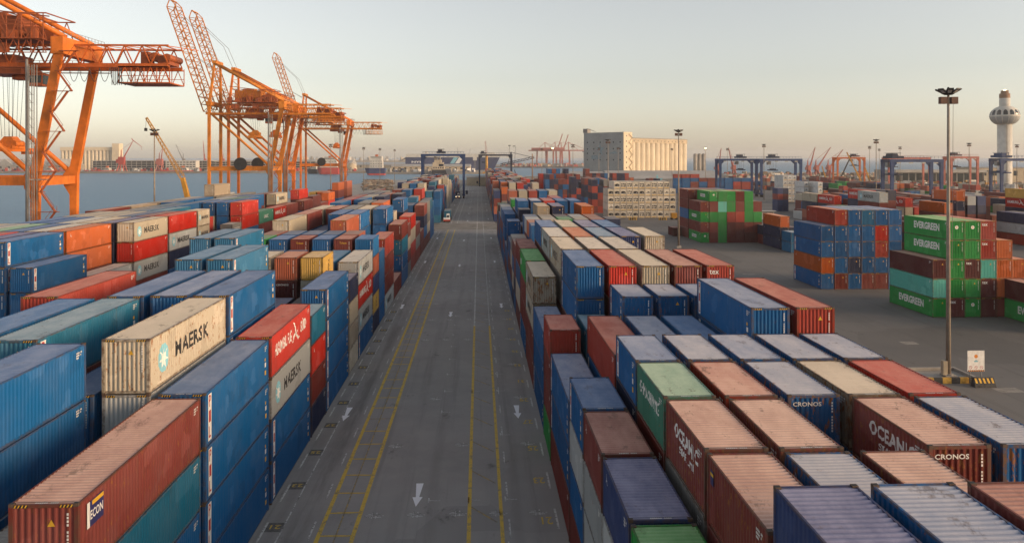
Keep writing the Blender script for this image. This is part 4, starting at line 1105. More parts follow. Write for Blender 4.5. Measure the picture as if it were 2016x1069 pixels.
def label_of(d):
    col = CC[d['c']][1]; up = d['n']-1-d['tier']
    tier = 'topmost' if up == 0 else (ordinal(up)+' from top')
    if d['n'] == 1: tier = 'alone'
    if d['block'] in STACKN:
        return f"{col} container {tier} in {ordinal(d['row'])} column, {STACKN[d['block']]}", STACKN[d['block']]
    w, g = WHERE[d['block']]
    if d['block'] == 'far yard':
        sz = 'long' if d['ln'] == 40 else 'short'
        same = sorted((e for i, e in enumerate(ALLC) if i in SINGLE and e['block'] == 'far yard' and e['c'] == d['c'] and e['ln'] == d['ln']), key=lambda e: proj((e['x'], e['y'], e['z']))[0])
        return f"{sz} {col} container in the far right yard, {ordinal(same.index(d))} of these from the left", g
    if d['block'] == 'long wall': return f"{col} container {tier} in {ordinal(d['row'])} column of the far red-and-blue wall", g
    sz = 'long' if d['ln'] == 40 else 'short'
    return f"{col} {sz} container {tier}, {ordinal(d['row'])} {w}, {ordinal(bays[(d['block'], d['row'])].index(round(d['y'], 0)))} stack along", g

def rowcode_mesh():
    if 'row' not in _CM:
        b = MB()
        for k in range(12):
            if k in (4, 11): continue
            b.quad((k*.085, 0, 0), (k*.085+.055, 0, 0), (k*.085+.055, .09, 0), (k*.085, .09, 0))
        _CM['row'] = b.mesh('roof_lettering', MAT['white'])
    return _CM['row']
def spawn(d):
    L_, H_ = d['L'], d['H']; c = CC[d['c']][0]; color = (*c, d['age']); px = d['px']
    loc = (d['x'], d['y'], d['z']); rz = d['rz'] if not d['rot'] else R(-90)
    if d['rot']: loc = (d['x'], d['y']+W2, d['z'])
    if px < 150 and not d['deco'] and not d['end']:
        root = link('shipping_container', cmesh('whole', L_, H_), None, loc, color); root.rotation_euler.z = rz
    else:
        root = empty('shipping_container', loc, rz)
        for nm, pk in (('frame', 'frame'), ('roof', 'roof'), ('side_wall', 'side+'), ('side_wall', 'side-'), ('end_wall', 'front'), ('door', 'door+'), ('door', 'door-')):
            link(nm, cmesh(pk, L_, H_), root, None, color)
        if px > 500:
            for x in (-W2+.088, W2-.088):
                for y in (.08, L_-.08):
                    for z in (H_-.052, .058):
                        if z > 1 or y < 1: link('corner_casting', cmesh('casting', 0, 0), root, (x, y, z), color)
        small = px > 130
        if d['face'] and (px > 40): decorate(root, d['face'], L_, H_, d['deco'], small, px > 450)
        decorate_end(root, H_, d['end'], small)
        if px > 900 and d['tier'] == d['n']-1:
            put(rowcode_mesh(), 'roof_lettering', root, '+z', (.45, .20, H_-.028), .9, .9, R(180))
    lb, gr = label_of(d); tag(root, lb, 'container', gr)
    return root

spots = []
for i, d in enumerate(ALLC):
    if i in SINGLE: spawn(d)
    else: spots.append(d)

# the containers too small or too hidden to pick out, as one mass
def mass_paint(name, roof):
    t = NT(name); b_ = t.bs
    at_ = t.n('ShaderNodeAttribute', attribute_name='paint')
    co = t.n('ShaderNodeTexCoord').outputs['Object']
    f = t.noise(co, .4, 5, .65)
    c = t.mix(t.math('MULTIPLY', t.ramp(f, .3, .75), .10), at_.outputs['Color'], (.30, .29, .27))
    if roof:
        d1 = t.noise(co, .8, 6, .7); c = t.mix(t.math('ADD', t.math('MULTIPLY', d1, .5), .12), c, (.58, .51, .43))
    else:
        rn = t.noise(t.mapping(co, (2, 2, .2)), 1.0, 4, .7); c = t.mix(t.math('MULTIPLY', t.ramp(rn, .5, .75), .3), c, (.12, .085, .06))
    t.l(c, b_.inputs['Base Color']); b_.inputs['Roughness'].default_value = .6; b_.inputs['Specular IOR Level'].default_value = .22
    sp = t.n('ShaderNodeSeparateXYZ'); t.l(co, sp.inputs[0])
    s_ = sp.outputs[1] if roof else t.math('ADD', sp.outputs[0], sp.outputs[1])
    t.bump(t.math('SINE', t.math('MULTIPLY', s_, 22.6)), .5, .03)
    return t.mat
mb = MB(); cols_ = []
for d in spots:
    if d['rot']: x0, x1, y0, y1 = d['x'], d['x']+d['L'], d['y'], d['y']+2*W2
    else: x0, x1, y0, y1 = d['x']-W2, d['x']+W2, d['y'], d['y']+d['L']
    n0 = len(mb.f); mb.box(x0, y0, d['z'], x1, y1, d['z']+d['H'], 0); mb.m[n0+1] = 1
    c = CC[d['c']][0]; v = crnd.uniform(.8, 1.15)
    cols_ += [(c[0]*v, c[1]*v, c[2]*v, 1)]*6
me = mb.mesh('distant_containers', [mass_paint('far_container_walls', False), mass_paint('far_container_roofs', True)])
ca_ = me.color_attributes.new('paint', 'FLOAT_COLOR', 'CORNER')
arr = np.repeat(np.array(cols_, np.float32), 4, axis=0); ca_.data.foreach_set('color', arr.ravel())
o = link('distant_containers', me); tag(o, 'mass of stacked containers behind and beneath those in front', 'containers', None, 'stuff')

# refrigerated units
def reefer_meshes(L_, H_):
    k = ('reef', L_)
    if k in _CM: return _CM[k]
    b1 = MB(); b1.box(-W2+.01, .06, .14, W2-.01, L_-.04, H_-.03)
    b2 = MB(); add_frame(b2, L_, H_, 0)
    out = {'shell': b1.mesh('insulated_shell', MAT['side']), 'frame': b2.mesh('frame', MAT['frame'])}
    def mach(kind):
        q = MB()
        if kind == 0:      # arched fan mouth
            pts = [(-.85, 1.0), (.80, .92), (.92, 1.45), (.70, 1.85), (.1, 2.05), (-.5, 1.98), (-.92, 1.6)]
            q.slab_xz(pts, .0, .05, 0); q.box(.05, -.012, 1.15, .60, .0, 1.55, 1)
        elif kind == 1:
            for (x, z, w, h) in ((-.85, 1.6, .45, .45), (-.15, 1.7, .36, .5), (.4, 1.55, .5, .5), (-.85, .9, .5, .42), (.05, .85, .6, .4), (.72, .95, .2, .4)): q.box(x, .0, z, x+w, .05, z+h, 0)
        else:
            q.box(-.2, .0, 1.45, .3, .05, 1.85, 0); q.box(-.75, .0, 1.1, .75, .05, 1.3, 0); q.box(.45, .0, 1.5, .7, .05, 1.7, 0)
        q.box(-.95, .01, .32, .95, .052, .5, 2)
        return q.mesh('machinery_unit', [MAT['reeferbox'], MAT['grey_steel'], MAT['yellow']])
    out['mach'] = [mach(k2) for k2 in range(3)]
    _CM[k] = out
    return out
rr_ = random.Random(2)
for d in REEF:
    ms = reefer_meshes(d['L'], d['H'])
    col = (.60, .55, .46, .35) if d['c'] == 'W' else (.52, .53, .53, .15)
    root = empty('refrigerated_container', (d['x'], d['y'], d['z']))
    link('insulated_shell', ms['shell'], root, None, col); link('frame', ms['frame'], root, None, col)
    link('machinery_unit', ms['mach'][rr_.choice((0, 0, 1, 1, 2)) if d['c'] == 'W' else 2], root)
    if d['col'] == 0: put(bird_mesh(), 'emblem', root, '-x', (-W2-.002, 7.5, d['H']*.45), 1.2, .5)
    wl = {51.4: 'cream wall of refrigerated boxes', 165.0: 'white refrigerated stack', 173.6: 'white refrigerated pile nearest the yard', 169.3: 'white refrigerated pile between two others'}[d['wall']]
    tag(root, f"{'cream' if d['c'] == 'W' else 'white'} refrigerated container, {ordinal(d['tier'])} tier, {ordinal(d['col'])} column of the {wl}", 'reefer', wl)
# ------------------------------------------------------------------ ship-to-shore cranes on the quay
WSX, LSX, LTX = -106.0, -82.0, -77.8          # waterside rail, landside rail, landside leg top
def sts_crane(y, angle, paint, paint2, trolley_x, spreader_z, label):
    root = empty('quay_crane', (LSX, y, 0)); M1 = MAT[paint]; M2 = MAT[paint2]; MR = MAT['crane_rust']
    ox, G = LSX, 6.8
    def part(name, b, m): return b.build(name, m, root, (-ox, 0, 0))
    for sy in (-G, G):
        for x in (WSX, LSX):
            b = MB(); b.box(x-1.1, sy-2.6, 1.0, x+1.1, sy+2.6, 2.4)
            for k in (-2, -.7, .7, 2): b.tube((x-.35, sy+k, .55), (x+.35, sy+k, .55), .52, n=12)
            part('wheel_bogie', b, MR)
        b = MB(); b.box(WSX-.52, sy-.5, 2.4, WSX+.52, sy+.5, 44.5); part('waterside_leg', b, M1)
        # landside leg: upright below the portal beam, leaning out above it
        b = MB()
        b.slab_xz([(LSX-.55, 2.4), (LSX+.55, 2.4), (LSX+.75, 17.2), (LSX+.8, 20.6), (LTX+.72, 43.2), (LTX-.72, 43.2), (LSX-.6, 22.4), (LSX-2.0, 20.6), (LSX-1.8, 18.4), (LSX-.7, 16.6)], sy-.5, sy+.5)
        part('landside_leg', b, M1)
        b = MB(); b.box(WSX+.52, sy-.45, 18.9, LSX-1.85, sy+.45, 20.5); part('portal_beam', b, M1)
        b = MB(); b.tube((WSX+.6, sy, 41.5), (LSX-1.0, sy, 21.3), .48, n=12); part('diagonal_brace', b, M1)
        b = MB(); b.bar((WSX, sy, 44.5), (WSX+1.0, sy*.5, 62), 1.0, 1.0, w2=.7, h2=.7); part('apex_post', b, M1)
        b = MB(); b.tube((WSX+1.0, sy*.55, 61.5), (LTX+.3, sy*.75, 46.6), .5, n=10); part('back_stay', b, M1)
        # trolley girder lattice, waterside hinge to the back reach
        gy = sy*.5
        b = MB(); truss(b, (WSX-2.5, gy, 41.8), (-59.2, gy, 41.8), (0, 0, 1), 3.6, 15, .34, .19); b.box(WSX-2.5, gy-.3, 41.2, -59.2, gy+.3, 41.75); part('girder_truss', b, M2)
    b = MB()
    for x in range(-104, -58, 4):
        b.bar((x, -3.4, 45.4), (x, 3.4, 45.4), .18, .18); b.bar((x, -3.4, 45.4), (x+4, 3.4, 45.4), .13, .13)
    part('girder_bracing', b, M2)
    b = MB(); b.slab_xz([(LTX-1.1, 43.2), (LTX+1.1, 43.2), (LTX+1.1, 46.4), (LTX-1.1, 46.4)], -G-.75, G+.75); part('landside_cross_beam', b, M1)
    b = MB(); b.box(WSX-.85, -G-.8, 44.5, WSX+.85, G+.8, 46.2); part('waterside_cross_beam', b, M1)
    b = MB(); b.box(WSX-.5, -G+.5, 18.8, WSX+.5, G-.5, 20.4); part('sill_beam', b, M1)
    b = MB(); b.box(LSX-.5, -G+.5, 18.8, LSX+.5, G-.5, 20.4); part('sill_beam', b, M1)
    b = MB(); b.box(WSX+.2, -4.2, 61.4, WSX+1.9, 4.2, 62.6)
    truss(b, (WSX+.3, -5.2, 48), (WSX+.8, -3.8, 60), (0, 1, 0), 9.0, 4, .3, .2); part('apex_frame', b, M2)
    # railings on the landside cross beam
    b = MB()
    for k in range(13):
        yy = -G-.8+k*(2*G+1.6)/12; b.bar((LTX+1.4, yy, 46.4), (LTX+1.4, yy, 47.5), .06, .06)
    b.bar((LTX+1.4, -G-.8, 47.5), (LTX+1.4, G+.8, 47.5), .07, .07); b.bar((LTX+1.4, -G-.8, 47.0), (LTX+1.4, G+.8, 47.0), .05, .05); part('railing', b, MAT['grey_steel'])
    # end platform cage under the back reach
    b = MB()
    for gy in (-3.6, 3.6):
        truss(b, (-68.5, gy, 38.3), (-58.9, gy, 38.3), (0, 0, 1), 3.0, 4, .2, .12)
        for k in range(5): b.bar((-68.5+k*2.4, gy, 38.3), (-68.5+k*2.4, gy, 41.6), .13, .13)
        b.bar((-68.5, gy, 39.6), (-58.9, gy, 39.6), .1, .1)
    b.box(-68.5, -3.6, 38.15, -58.9, 3.6, 38.28)
    for k in range(5): b.bar((-68.5+k*2.4, -3.6, 38.3), (-68.5+k*2.4, 3.6, 38.3), .14, .14)
    part('end_platform', b, M2)
    b = MB(); b.cbox(-60.5, 0, 41.9, 2.2, 5.0, 1.7); b.tube((-62.5, -2, 43.4), (-62.5, 2, 43.4), .9, n=12); b.cbox(-64.5, 0, 41.9, 1.4, 3.0, 2.6); b.tube((-59.6, -3.2, 43.2), (-59.6, 3.2, 43.2), .7, n=12); part('rope_winch', b, MR)
    # machinery house and platforms on top
    b = MB(); b.box(-97, -3.9, 46.6, -87, 3.9, 50.8); b.box(-97.5, -5.2, 46.2, -82, 5.2, 46.5); b.box(-94, -2.5, 50.8, -90, 2.5, 51.6); part('machinery_house', b, M2 if angle else MR)
    b = MB()
    truss(b, (-97.5, -5.2, 46.5), (-81, -5.2, 46.5), (0, 0, 1), 4.6, 5, .22, .15); truss(b, (-97.5, 5.2, 46.5), (-81, 5.2, 46.5), (0, 0, 1), 4.6, 5, .22, .15)
    for k in range(6): b.bar((-97.5+k*3.3, -5.2, 51.1), (-97.5+k*3.3, 5.2, 51.1), .2, .2)
    b.box(-86.5, -2.5, 46.5, -83, 2.5, 49.0); b.cbox(-81.6, -2, 46.5, 1.6, 2.0, 2.2); b.cbox(-84.5, 3.6, 46.5, 2.6, 1.5, 1.8); b.tube((-88.2, -4.6, 47.4), (-84.6, -4.6, 47.4), .7, n=10)
    for k in range(5): b.cbox(-96+k*3.0, -4.6, 46.5, .9, .8, 1.2+.3*(k % 3))
    part('hoist_platform', b, MR)
    # service frames crowding the near side of the hoist platform
    b = MB()
    truss(b, (-101, -7.6, 43.4), (-79.6, -7.6, 43.4), (0, 0, 1), 2.4, 9, .16, .11); truss(b, (-99, -7.6, 46.0), (-80.2, -7.6, 46.0), (0, 0, 1), 2.6, 6, .15, .10)
    for k in range(10):
        x = -100+2.2*k; b.bar((x, -7.6, 43.4), (x, -7.6, 49.2 if k % 3 else 50.6), .14, .14); b.bar((x, -7.6, 46), (x, -5.3, 46), .12, .12)
    b.bar((-101, -7.6, 49.3), (-80, -7.6, 49.3), .12, .12); b.box(-100, -8.2, 45.85, -80, -7.0, 45.97)
    b.bar((-98, -7.8, 52.0), (-79, -7.8, 50.0), .2, .2); b.bar((-84, -7.8, 46), (-84, -7.8, 50.6), .18, .18)
    part('service_frame', b, MR)
    for (x, w, h, z) in ((-98, 1.6, 1.9, 45.98), (-94.5, 2.2, 1.3, 45.98), (-90.5, 1.2, 2.3, 45.98), (-86.6, 2.4, 1.6, 45.98), (-82.5, 1.5, 2.0, 45.98), (-96, 2.4, 1.5, 43.5), (-88, 2.0, 1.7, 43.5)):
        b = MB(); b.box(x-w/2, -7.5, z, x+w/2, -6.2, z+h); part('switch_cabinet', b, MR)
    # hanging walkways beneath the girder
    b = MB()
    for gy in (-5.0, 5.0):
        b.box(-104, gy-.5, 40.9, -74, gy+.5, 41.0)
        for k in range(16): b.bar((-104+2*k, gy-.5*(1 if gy < 0 else -1), 41.0), (-104+2*k, gy-.5*(1 if gy < 0 else -1), 42.1), .07, .07)
        b.bar((-104, gy-.5*(1 if gy < 0 else -1), 42.1), (-74, gy-.5*(1 if gy < 0 else -1), 42.1), .07, .07)
    part('walkway', b, MR)
    # trolley, cab, ropes, spreader
    tx = trolley_x
    b = MB(); b.box(tx-3.5, -3.6, 39.9, tx+4, 3.6, 41.1); b.box(tx-3, -3, 41.2, tx+2.5, 3, 43.6); b.cbox(tx+2, 0, 39.0, 2.2, 2.2, .9); part('trolley', b, MR)
    b = MB(); b.box(tx+4.2, -1.3, 37.8, tx+6.6, 1.3, 40.3); cab_ = part('operator_cab', b, MR)
    b = MB(); b.box(tx+4.3, -1.34, 38.4, tx+6.5, -1.31, 39.8); b.box(tx+6.61, -1.1, 38.2, tx+6.64, 1.1, 39.9); b.build('cab_window', MAT['glass'], cab_)
    b = MB()
    for dx in (-1.6, -.6, .6, 1.6):
        for dy in (-1.5, 1.5): b.bar((tx+dx, dy, 40), (tx+dx*.6, dy*.8, spreader_z+3.0), .05, .05)
    part('hoist_rope', b, MAT['dark'])
    b = MB(); b.hexa([(tx-1.9, -1.4, spreader_z+1.4), (tx+1.9, -1.4, spreader_z+1.4), (tx+1.9, 1.4, spreader_z+1.4), (tx-1.9, 1.4, spreader_z+1.4), (tx-.7, -1, spreader_z+3.1), (tx+.7, -1, spreader_z+3.1), (tx+.7, 1, spreader_z+3.1), (tx-.7, 1, spreader_z+3.1)])
    for dx in (-1.3, 1.3): b.tube((tx+dx, -1.45, spreader_z+1.7), (tx+dx, 1.45, spreader_z+1.7), .62, n=12)
    b.box(tx-1.15, -6.0, spreader_z+.2, tx+1.15, 6.0, spreader_z+.9); b.box(tx-1.6, -2.2, spreader_z+.8, tx+1.6, 2.2, spreader_z+1.4)
    for sy in (-5.8, 5.8): b.box(tx-1.25, sy-.3, spreader_z-.3, tx+1.25, sy+.3, spreader_z+.7)
    part('spreader', b, M1)
    # stairs, landings and lift mast at the near landside leg
    b = MB(); pz = 3.0; sgn = 1
    for k in range(11):
        z0 = 3.0+k*3.7; z1 = z0+3.7
        xa = LSX+(max(0, z0-20)/23)*4.2+1.6; xb = xa+2.6
        p, q = ((xa, -G-1.2, z0), (xb, -G-1.2, z1)) if k % 2 == 0 else ((xb, -G-1.2, z0), (xa, -G-1.2, z1))
        b.bar(p, q, .7, .12); b.bar((p[0], p[1]-.35, p[2]+1), (q[0], q[1]-.35, q[2]+1), .06, .06); b.box(min(xa, q[0])-.3, -G-1.6, z1-.1, max(xa, q[0])+.6, -G-.8, z1)
        b.bar((q[0]+.5, -G-1.6, z1), (q[0]+.5, -G-1.6, z1+1.1), .06, .06)
    part('stairway', b, MR)
    b = MB(); x = LSX+.6
    for (dx, dy) in ((-.45, -.45), (.45, -.45), (.45, .45), (-.45, .45)): b.bar((x+dx, -G-1.9+dy, .2), (x+dx, -G-1.9+dy, 41), .12, .12)
    for k in range(27):
        z = 1+1.5*k
        b.bar((x-.45, -G-2.35, z), (x+.45, -G-2.35, z), .07, .07); b.bar((x-.45, -G-1.45, z), (x-.45, -G-2.35, z+.75), .06, .06)
    b.tube((x-1.1, -G-1.9, .2), (x-1.1, -G-1.9, 42), .24, n=8); b.bar((x-1.1, -G-1.9, 20), (x+2, -G+.0, 20), .2, .2); part('lift_mast', b, MAT['grey_steel'])
    # festoon cables
    b = MB()
    for k in range(7):
        x0 = -77.5+1.9*k; pts = []
        for j in range(7):
            t = j/6; pts.append((x0+1.9*t, -3.9, 41.0-2.6*(4*t*(1-t))*(1.0 if k < 4 else 1.25)))
        b.path(pts, .055, 4)
    for k in range(6): b.bar((-69.5+.35*k, -3.9, 41.1), (-69.5+.35*k, -3.9, 37.8), .1, .1)
    part('festoon_cable', b, MAT['dark'])
    # cable reel on the portal beam
    if angle:
        b = MB(); b.tube((-93.5, -G-1.5, 21.6), (-93.5, -G-.9, 21.6), 2.5, n=24); b.tube((-93.5, -G-1.7, 21.6), (-93.5, -G-1.5, 21.6), .6, n=12); part('cable_reel', b, MAT['dark'])
    # boom
    boom = empty('boom'); boom.parent = root; boom.location = (WSX-2.6-ox, 0, 42.6); boom.rotation_euler = (0, angle, 0)
    for gy in (-3.4, 3.4):
        b = MB(); truss(b, (0, gy, -.8), (-44, gy, -.8), (0, 0, 1), 3.2, 14, .38, .22); b.bar((-44, gy, 2.4), (-46.5, gy, 1.2), .3, .3); b.bar((-44, gy, -.8), (-46.5, gy, 1.2), .3, .3); b.build('boom_truss', M2, boom)
    b = MB()
    for k in range(15):
        x = -3.1*k; b.bar((x, -3.4, 2.4), (x, 3.4, 2.4), .2, .2); b.bar((x, -3.4, -.8), (x, 3.4, -.8), .2, .2)
        if k < 14: b.bar((x, -3.4, 2.4), (x-3.1, 3.4, 2.4), .14, .14)
    b.box(-46.6, -3.4, .9, -46.2, 3.4, 1.4); b.build('boom_bracing', M2, boom)
    # fore stays from the apex to the boom
    rot = Matrix.Rotation(angle, 3, 'Y')
    b = MB()
    for gy in (-3.2, 3.2):
        for xx in (-22.0, -40.0):
            p = rot @ Vector((xx, gy, 2.4)) + Vector((WSX-2.6, 0, 42.6))
            if angle:
                mid = (Vector((WSX+.8, gy, 62))+p)/2 + Vector((3.0, 0, -3.0 if xx > -30 else 0)); b.path([(WSX+.8, gy, 62), tuple(mid), tuple(p)], .09, 5)
            else: b.bar((WSX+.8, gy, 62), tuple(p), .35, .35)
    part('fore_stay', b, M2 if not angle else MAT['grey_steel'])
    tag(root, label, 'quay crane', 'ship-to-shore cranes along the quay')
    return root
sts_crane(152.8, 0.0, 'crane_orange', 'crane_red', -90.5, 25.0, 'large orange quay crane with lowered boom, cut off by the left picture edge')
sts_crane(314.0, R(71), 'crane_amber', 'crane_amber', -90.0, 32.0, 'amber quay crane with raised boom, nearer of the close pair')
sts_crane(337.5, R(71), 'crane_orange', 'crane_amber', -88.0, 33.0, 'orange quay crane with raised boom, farther of the close pair')
sts_crane(469.5, R(71), 'crane_orange', 'crane_amber', -86.0, 30.0, 'orange quay crane with raised boom standing alone farthest along the quay')

# ------------------------------------------------------------------ rubber-tyred gantry cranes
def rtg(x0, x1, y, paint, zt, label, trol=.4, depth=8.0, load=None, rust=False, house='rtg_dark', boxes=True):
    root = empty('gantry_crane', ((x0+x1)/2, y, 0)); cx = (x0+x1)/2; M1 = MAT[paint]
    def part(n, b, m): return b.build(n, m, root, (-cx, 0, 0))
    for x in (x0, x1):
        s = 1 if x == x0 else -1
        for yy in (0, depth):
            b = MB(); b.hexa([(x-.55, yy-.45, 2.2), (x+.55, yy-.45, 2.2), (x+.55, yy+.45, 2.2), (x-.55, yy+.45, 2.2), (x-.8, yy-.5, zt-1.4), (x+.8, yy-.5, zt-1.4), (x+.8, yy+.5, zt-1.4), (x-.8, yy+.5, zt-1.4)])
            b.slab_xz([(x, zt-4.2), (x+s*3.0, zt-1.4), (x, zt-1.4)] if s > 0 else [(x, zt-4.2), (x, zt-1.4), (x-3.0, zt-1.4)], yy-.3, yy+.3); part('leg', b, M1)
        b = MB(); b.box(x-.75, -2.0, 1.5, x+.75, depth+2.0, 2.6); part('sill_beam', b, M1)
        for yy in (-1.2, .9, depth-.9, depth+1.2):
            b = MB(); b.tube((x-.4, yy, .75), (x+.4, yy, .75), .75, n=14); part('wheel', b, MAT['rubber'])
        if boxes:
            b = MB(); b.box(x-s*1.8-.7, 1.5, 2.2, x-s*1.8+.7, depth-1.5, 4.4); part('engine_box', b, MAT[house])
    for yy in (0, depth):
        b = MB(); b.box(x0-.9, yy-.45, zt-1.4, x1+.9, yy+.45, zt-.1); part('girder', b, M1)
        b = MB()
        for k in range(14): b.bar((x0+(x1-x0)*k/13, yy-.5, zt+.2), (x0+(x1-x0)*k/13, yy-.5, zt+1.3), .07, .07)
        b.bar((x0, yy-.5, zt+1.3), (x1, yy-.5, zt+1.3), .08, .08); b.bar((x0, yy-.5, zt+.8), (x1, yy-.5, zt+.8), .05, .05); part('railing', b, M1)
    for k in range(4):
        b = MB(); xx = x0+(x1-x0)*(.12+.25*k); b.box(xx-.9, -.9, zt-2.0, xx+.9, -.56, zt-1.45); part('floodlight', b, MAT['lampglass'])
    tx = x0+(x1-x0)*trol
    b = MB(); b.box(tx-2.6, -.3, zt+.3, tx+2.6, depth+.3, zt+1.4); b.box(tx-1.8, 1, zt+1.4, tx+.6, depth-1, zt+2.5); b.box(tx-2.1, .5, zt+2.7, tx+1.8, depth-.5, zt+2.85)
    for dx in (-1.9, 1.6): b.bar((tx+dx, 1, zt+1.4), (tx+dx, 1, zt+2.8), .15, .15)
    part('trolley', b, MAT[house])
    b = MB(); b.box(tx-4.2, 1.0, zt-3.8, tx-2.2, 3.2, zt-1.6); part('operator_cab', b, MAT['grey_steel'])
    b = MB()
    for dx in (-1.2, 1.2):
        for dy in (depth/2-2, depth/2+2): b.bar((tx+dx, dy, zt+.3), (tx+dx, dy, zt-6.5), .06, .06)
    part('hoist_rope', b, MAT['dark'])
    b = MB(); b.box(tx-1.2, depth/2-5.8, zt-7.4, tx+1.2, depth/2+5.8, zt-6.8); b.box(tx-1.4, depth/2-1.6, zt-6.8, tx+1.4, depth/2+1.6, zt-6.2); part('spreader', b, MAT[house])
    tag(root, label, 'gantry crane', 'gantry cranes over the container blocks')
    return root
rtg(-33.6, -9.1, 458.0, 'rtg_blue', 26.4, 'blue gantry crane spanning the block left of the road end', .45)
rtg(0.4, 27.4, 648.0, 'rtg_dark', 27.0, 'dark gantry crane spanning the block right of the road end', .12)
p = at(1418, 485); q = at(1490, 485); rtg(p.x, q.x, p.y, 'rtg_blue', 23.5, 'blue gantry crane behind the green container stack', .62)
p = at(1499, 470); q = at(1578, 470); rtg(p.x, q.x, p.y, 'rtg_blue', 23.5, 'blue gantry crane between the lamp mast and the white reefers', .35)
p = at(1756, 350); q = at(1856, 350); rtg(p.x, q.x, p.y, 'rtg_blue', 23.4, 'blue gantry crane left of the tall lamp mast top', .12)
p = at(1972, 380); q = at(2075, 380); rtg(p.x, q.x, p.y, 'rtg_blue', 23.8, 'blue gantry crane in front of the white harbour tower', .1, house='rtg_blue')
p = at(1649, 640); q = at(1703, 640); rtg(p.x, q.x, p.y, 'crane_red', 24.6, 'orange gantry crane over the far right yard', .7, boxes=False)
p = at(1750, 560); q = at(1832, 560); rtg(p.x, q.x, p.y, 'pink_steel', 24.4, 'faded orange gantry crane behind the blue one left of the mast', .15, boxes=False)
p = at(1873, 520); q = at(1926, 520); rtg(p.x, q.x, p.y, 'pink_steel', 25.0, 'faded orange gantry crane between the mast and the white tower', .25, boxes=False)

# ------------------------------------------------------------------ high lamp masts
def lamp_head():
    hb = MB(); hg = MB(); bx = MB()
    for k in range(8):
        t = R(45*k+22.5); ca2, sa2 = math.cos(t), math.sin(t); n = Vector((ca2, sa2, 0)); s_ = Vector((-sa2, ca2, 0))
        c0 = n*.55+Vector((0, 0, -.15)); c1 = n*1.55+Vector((0, 0, .40))
        hb.hexa([c0-s_*.28, c1-s_*.42, c1+s_*.42, c0+s_*.28, c0-s_*.28+Vector((0, 0, .22)), c1-s_*.42+Vector((0, 0, .14)), c1+s_*.42+Vector((0, 0, .14)), c0+s_*.28+Vector((0, 0, .22))])
        dn = Vector((0, 0, -.02)); a0 = c0.lerp(c1, .3)+dn; a1 = c0.lerp(c1, .85)+dn
        hg.quad(a0+s_*.2, a0-s_*.2, a1-s_*.28, a1+s_*.28)
    hb.tube((0, 0, -.2), (0, 0, .75), .55, .1, n=8)
    bx.box(-.36, -.25, -1.15, .36, .25, -.4)
    return hb.mesh('floodlight_ring', MAT['dark']), hg.mesh('lamp_glass', MAT['lampglass']), bx.mesh('gear_box', MAT['gear_brown'])
HEAD = lamp_head()
def mast(px, d, label, lit=False, h=31.0, mat='mast'):
    p = at(px, d); root = empty('lamp_mast', p)
    b = MB(); b.tube((0, 0, 0), (0, 0, h), .26, .12, n=12); b.build('mast_pole', MAT[mat], root)
    b = MB(); b.box(-.6, -.6, 0, .6, .6, .5); b.tube((0, 0, .5), (0, 0, .6), .5, n=10); b.build('mast_foot', MAT['concrete'], root)
    hd = link('floodlight_ring', HEAD[0], root, (0, 0, h)); hd.scale = (.8, .8, .9); link('lamp_glass', HEAD[1], hd); link('gear_box', HEAD[2], root, (-.6, 0, h)); link('gear_box', HEAD[2], root, (.6, 0, h))
    if lit:
        b = MB(); b.lathe([(.05, -.55), (.7, -.35), (.75, -.1), (.3, .1)], 12); b.build('lit_bulb', MAT['lit_lamp'], root, (0, 0, h))
    tag(root, label, 'lamp mast', 'high lamp masts in the yard')
    return root
big = mast(1867, 83.6, 'tall rusty lamp mast rising beside the white notice board')
b = MB(); b.path([(.55, 0, 30.6), (.42, -.1, 20), (.36, -.1, 12)], .025, 4); b.path([(-.2, -.3, 29.6), (-.25, -.35, 28.4)], .08, 5); b.build('winch_cable', MAT['grey_steel'], big)
b = MB(); b.box(-.75, -.35, .5, -.28, .15, 2.0); b.build('switch_box', MAT['tan_wall'], big)
mast(1336, 205.5, 'lamp mast standing at the corner of the cream reefer wall')
mast(304, 196, 'lamp mast on the quay beside the yellow lattice crane boom', h=30.8)
for px, yt, lb, lit in ((1197, 276, 'lamp mast rising in front of the silo headhouse', False), (1128, 286, 'lamp mast left of the silo beside brick-red containers', False), (1179, 292, 'slim lamp mast before the star on the silo', False),
        (1217, 291, 'slim lamp mast in front of the silo headhouse edge', False), (1323, 293, 'lamp mast against the silo cylinders', False), (1088, 291, 'lit lamp mast left of the silo warehouse', True), (1389, 291, 'lit lamp mast right of the silo', True),
        (1504, 285, 'lamp mast between two blue gantry cranes', False), (1725, 276, 'taller lamp mast of the trio left of the blue gantry', False), (1712, 289, 'left lamp mast of the trio beside the blue gantry', False), (1731, 294, 'slimmest lamp mast of the trio beside the blue gantry', False),
        (1772, 290, 'lamp mast above the faded orange gantry trolley', False), (1908, 283, 'lamp mast left of the white harbour tower', False), (2002, 286, 'lamp mast right of the white harbour tower', False),
        (716, 291, 'lamp mast left of the navy ship bow', False), (748, 293, 'lamp mast in front of the navy ship', False), (777, 295, 'lamp mast right of the navy ship', False), (651, 285, 'lamp mast before the red ship', False),
        (1067, 293, 'lamp mast by the dark boom support', False), (1432, 293, 'lamp mast behind the left blue gantry', False)):
    mast(px, 7.25*FPX/(311-yt), lb, lit)

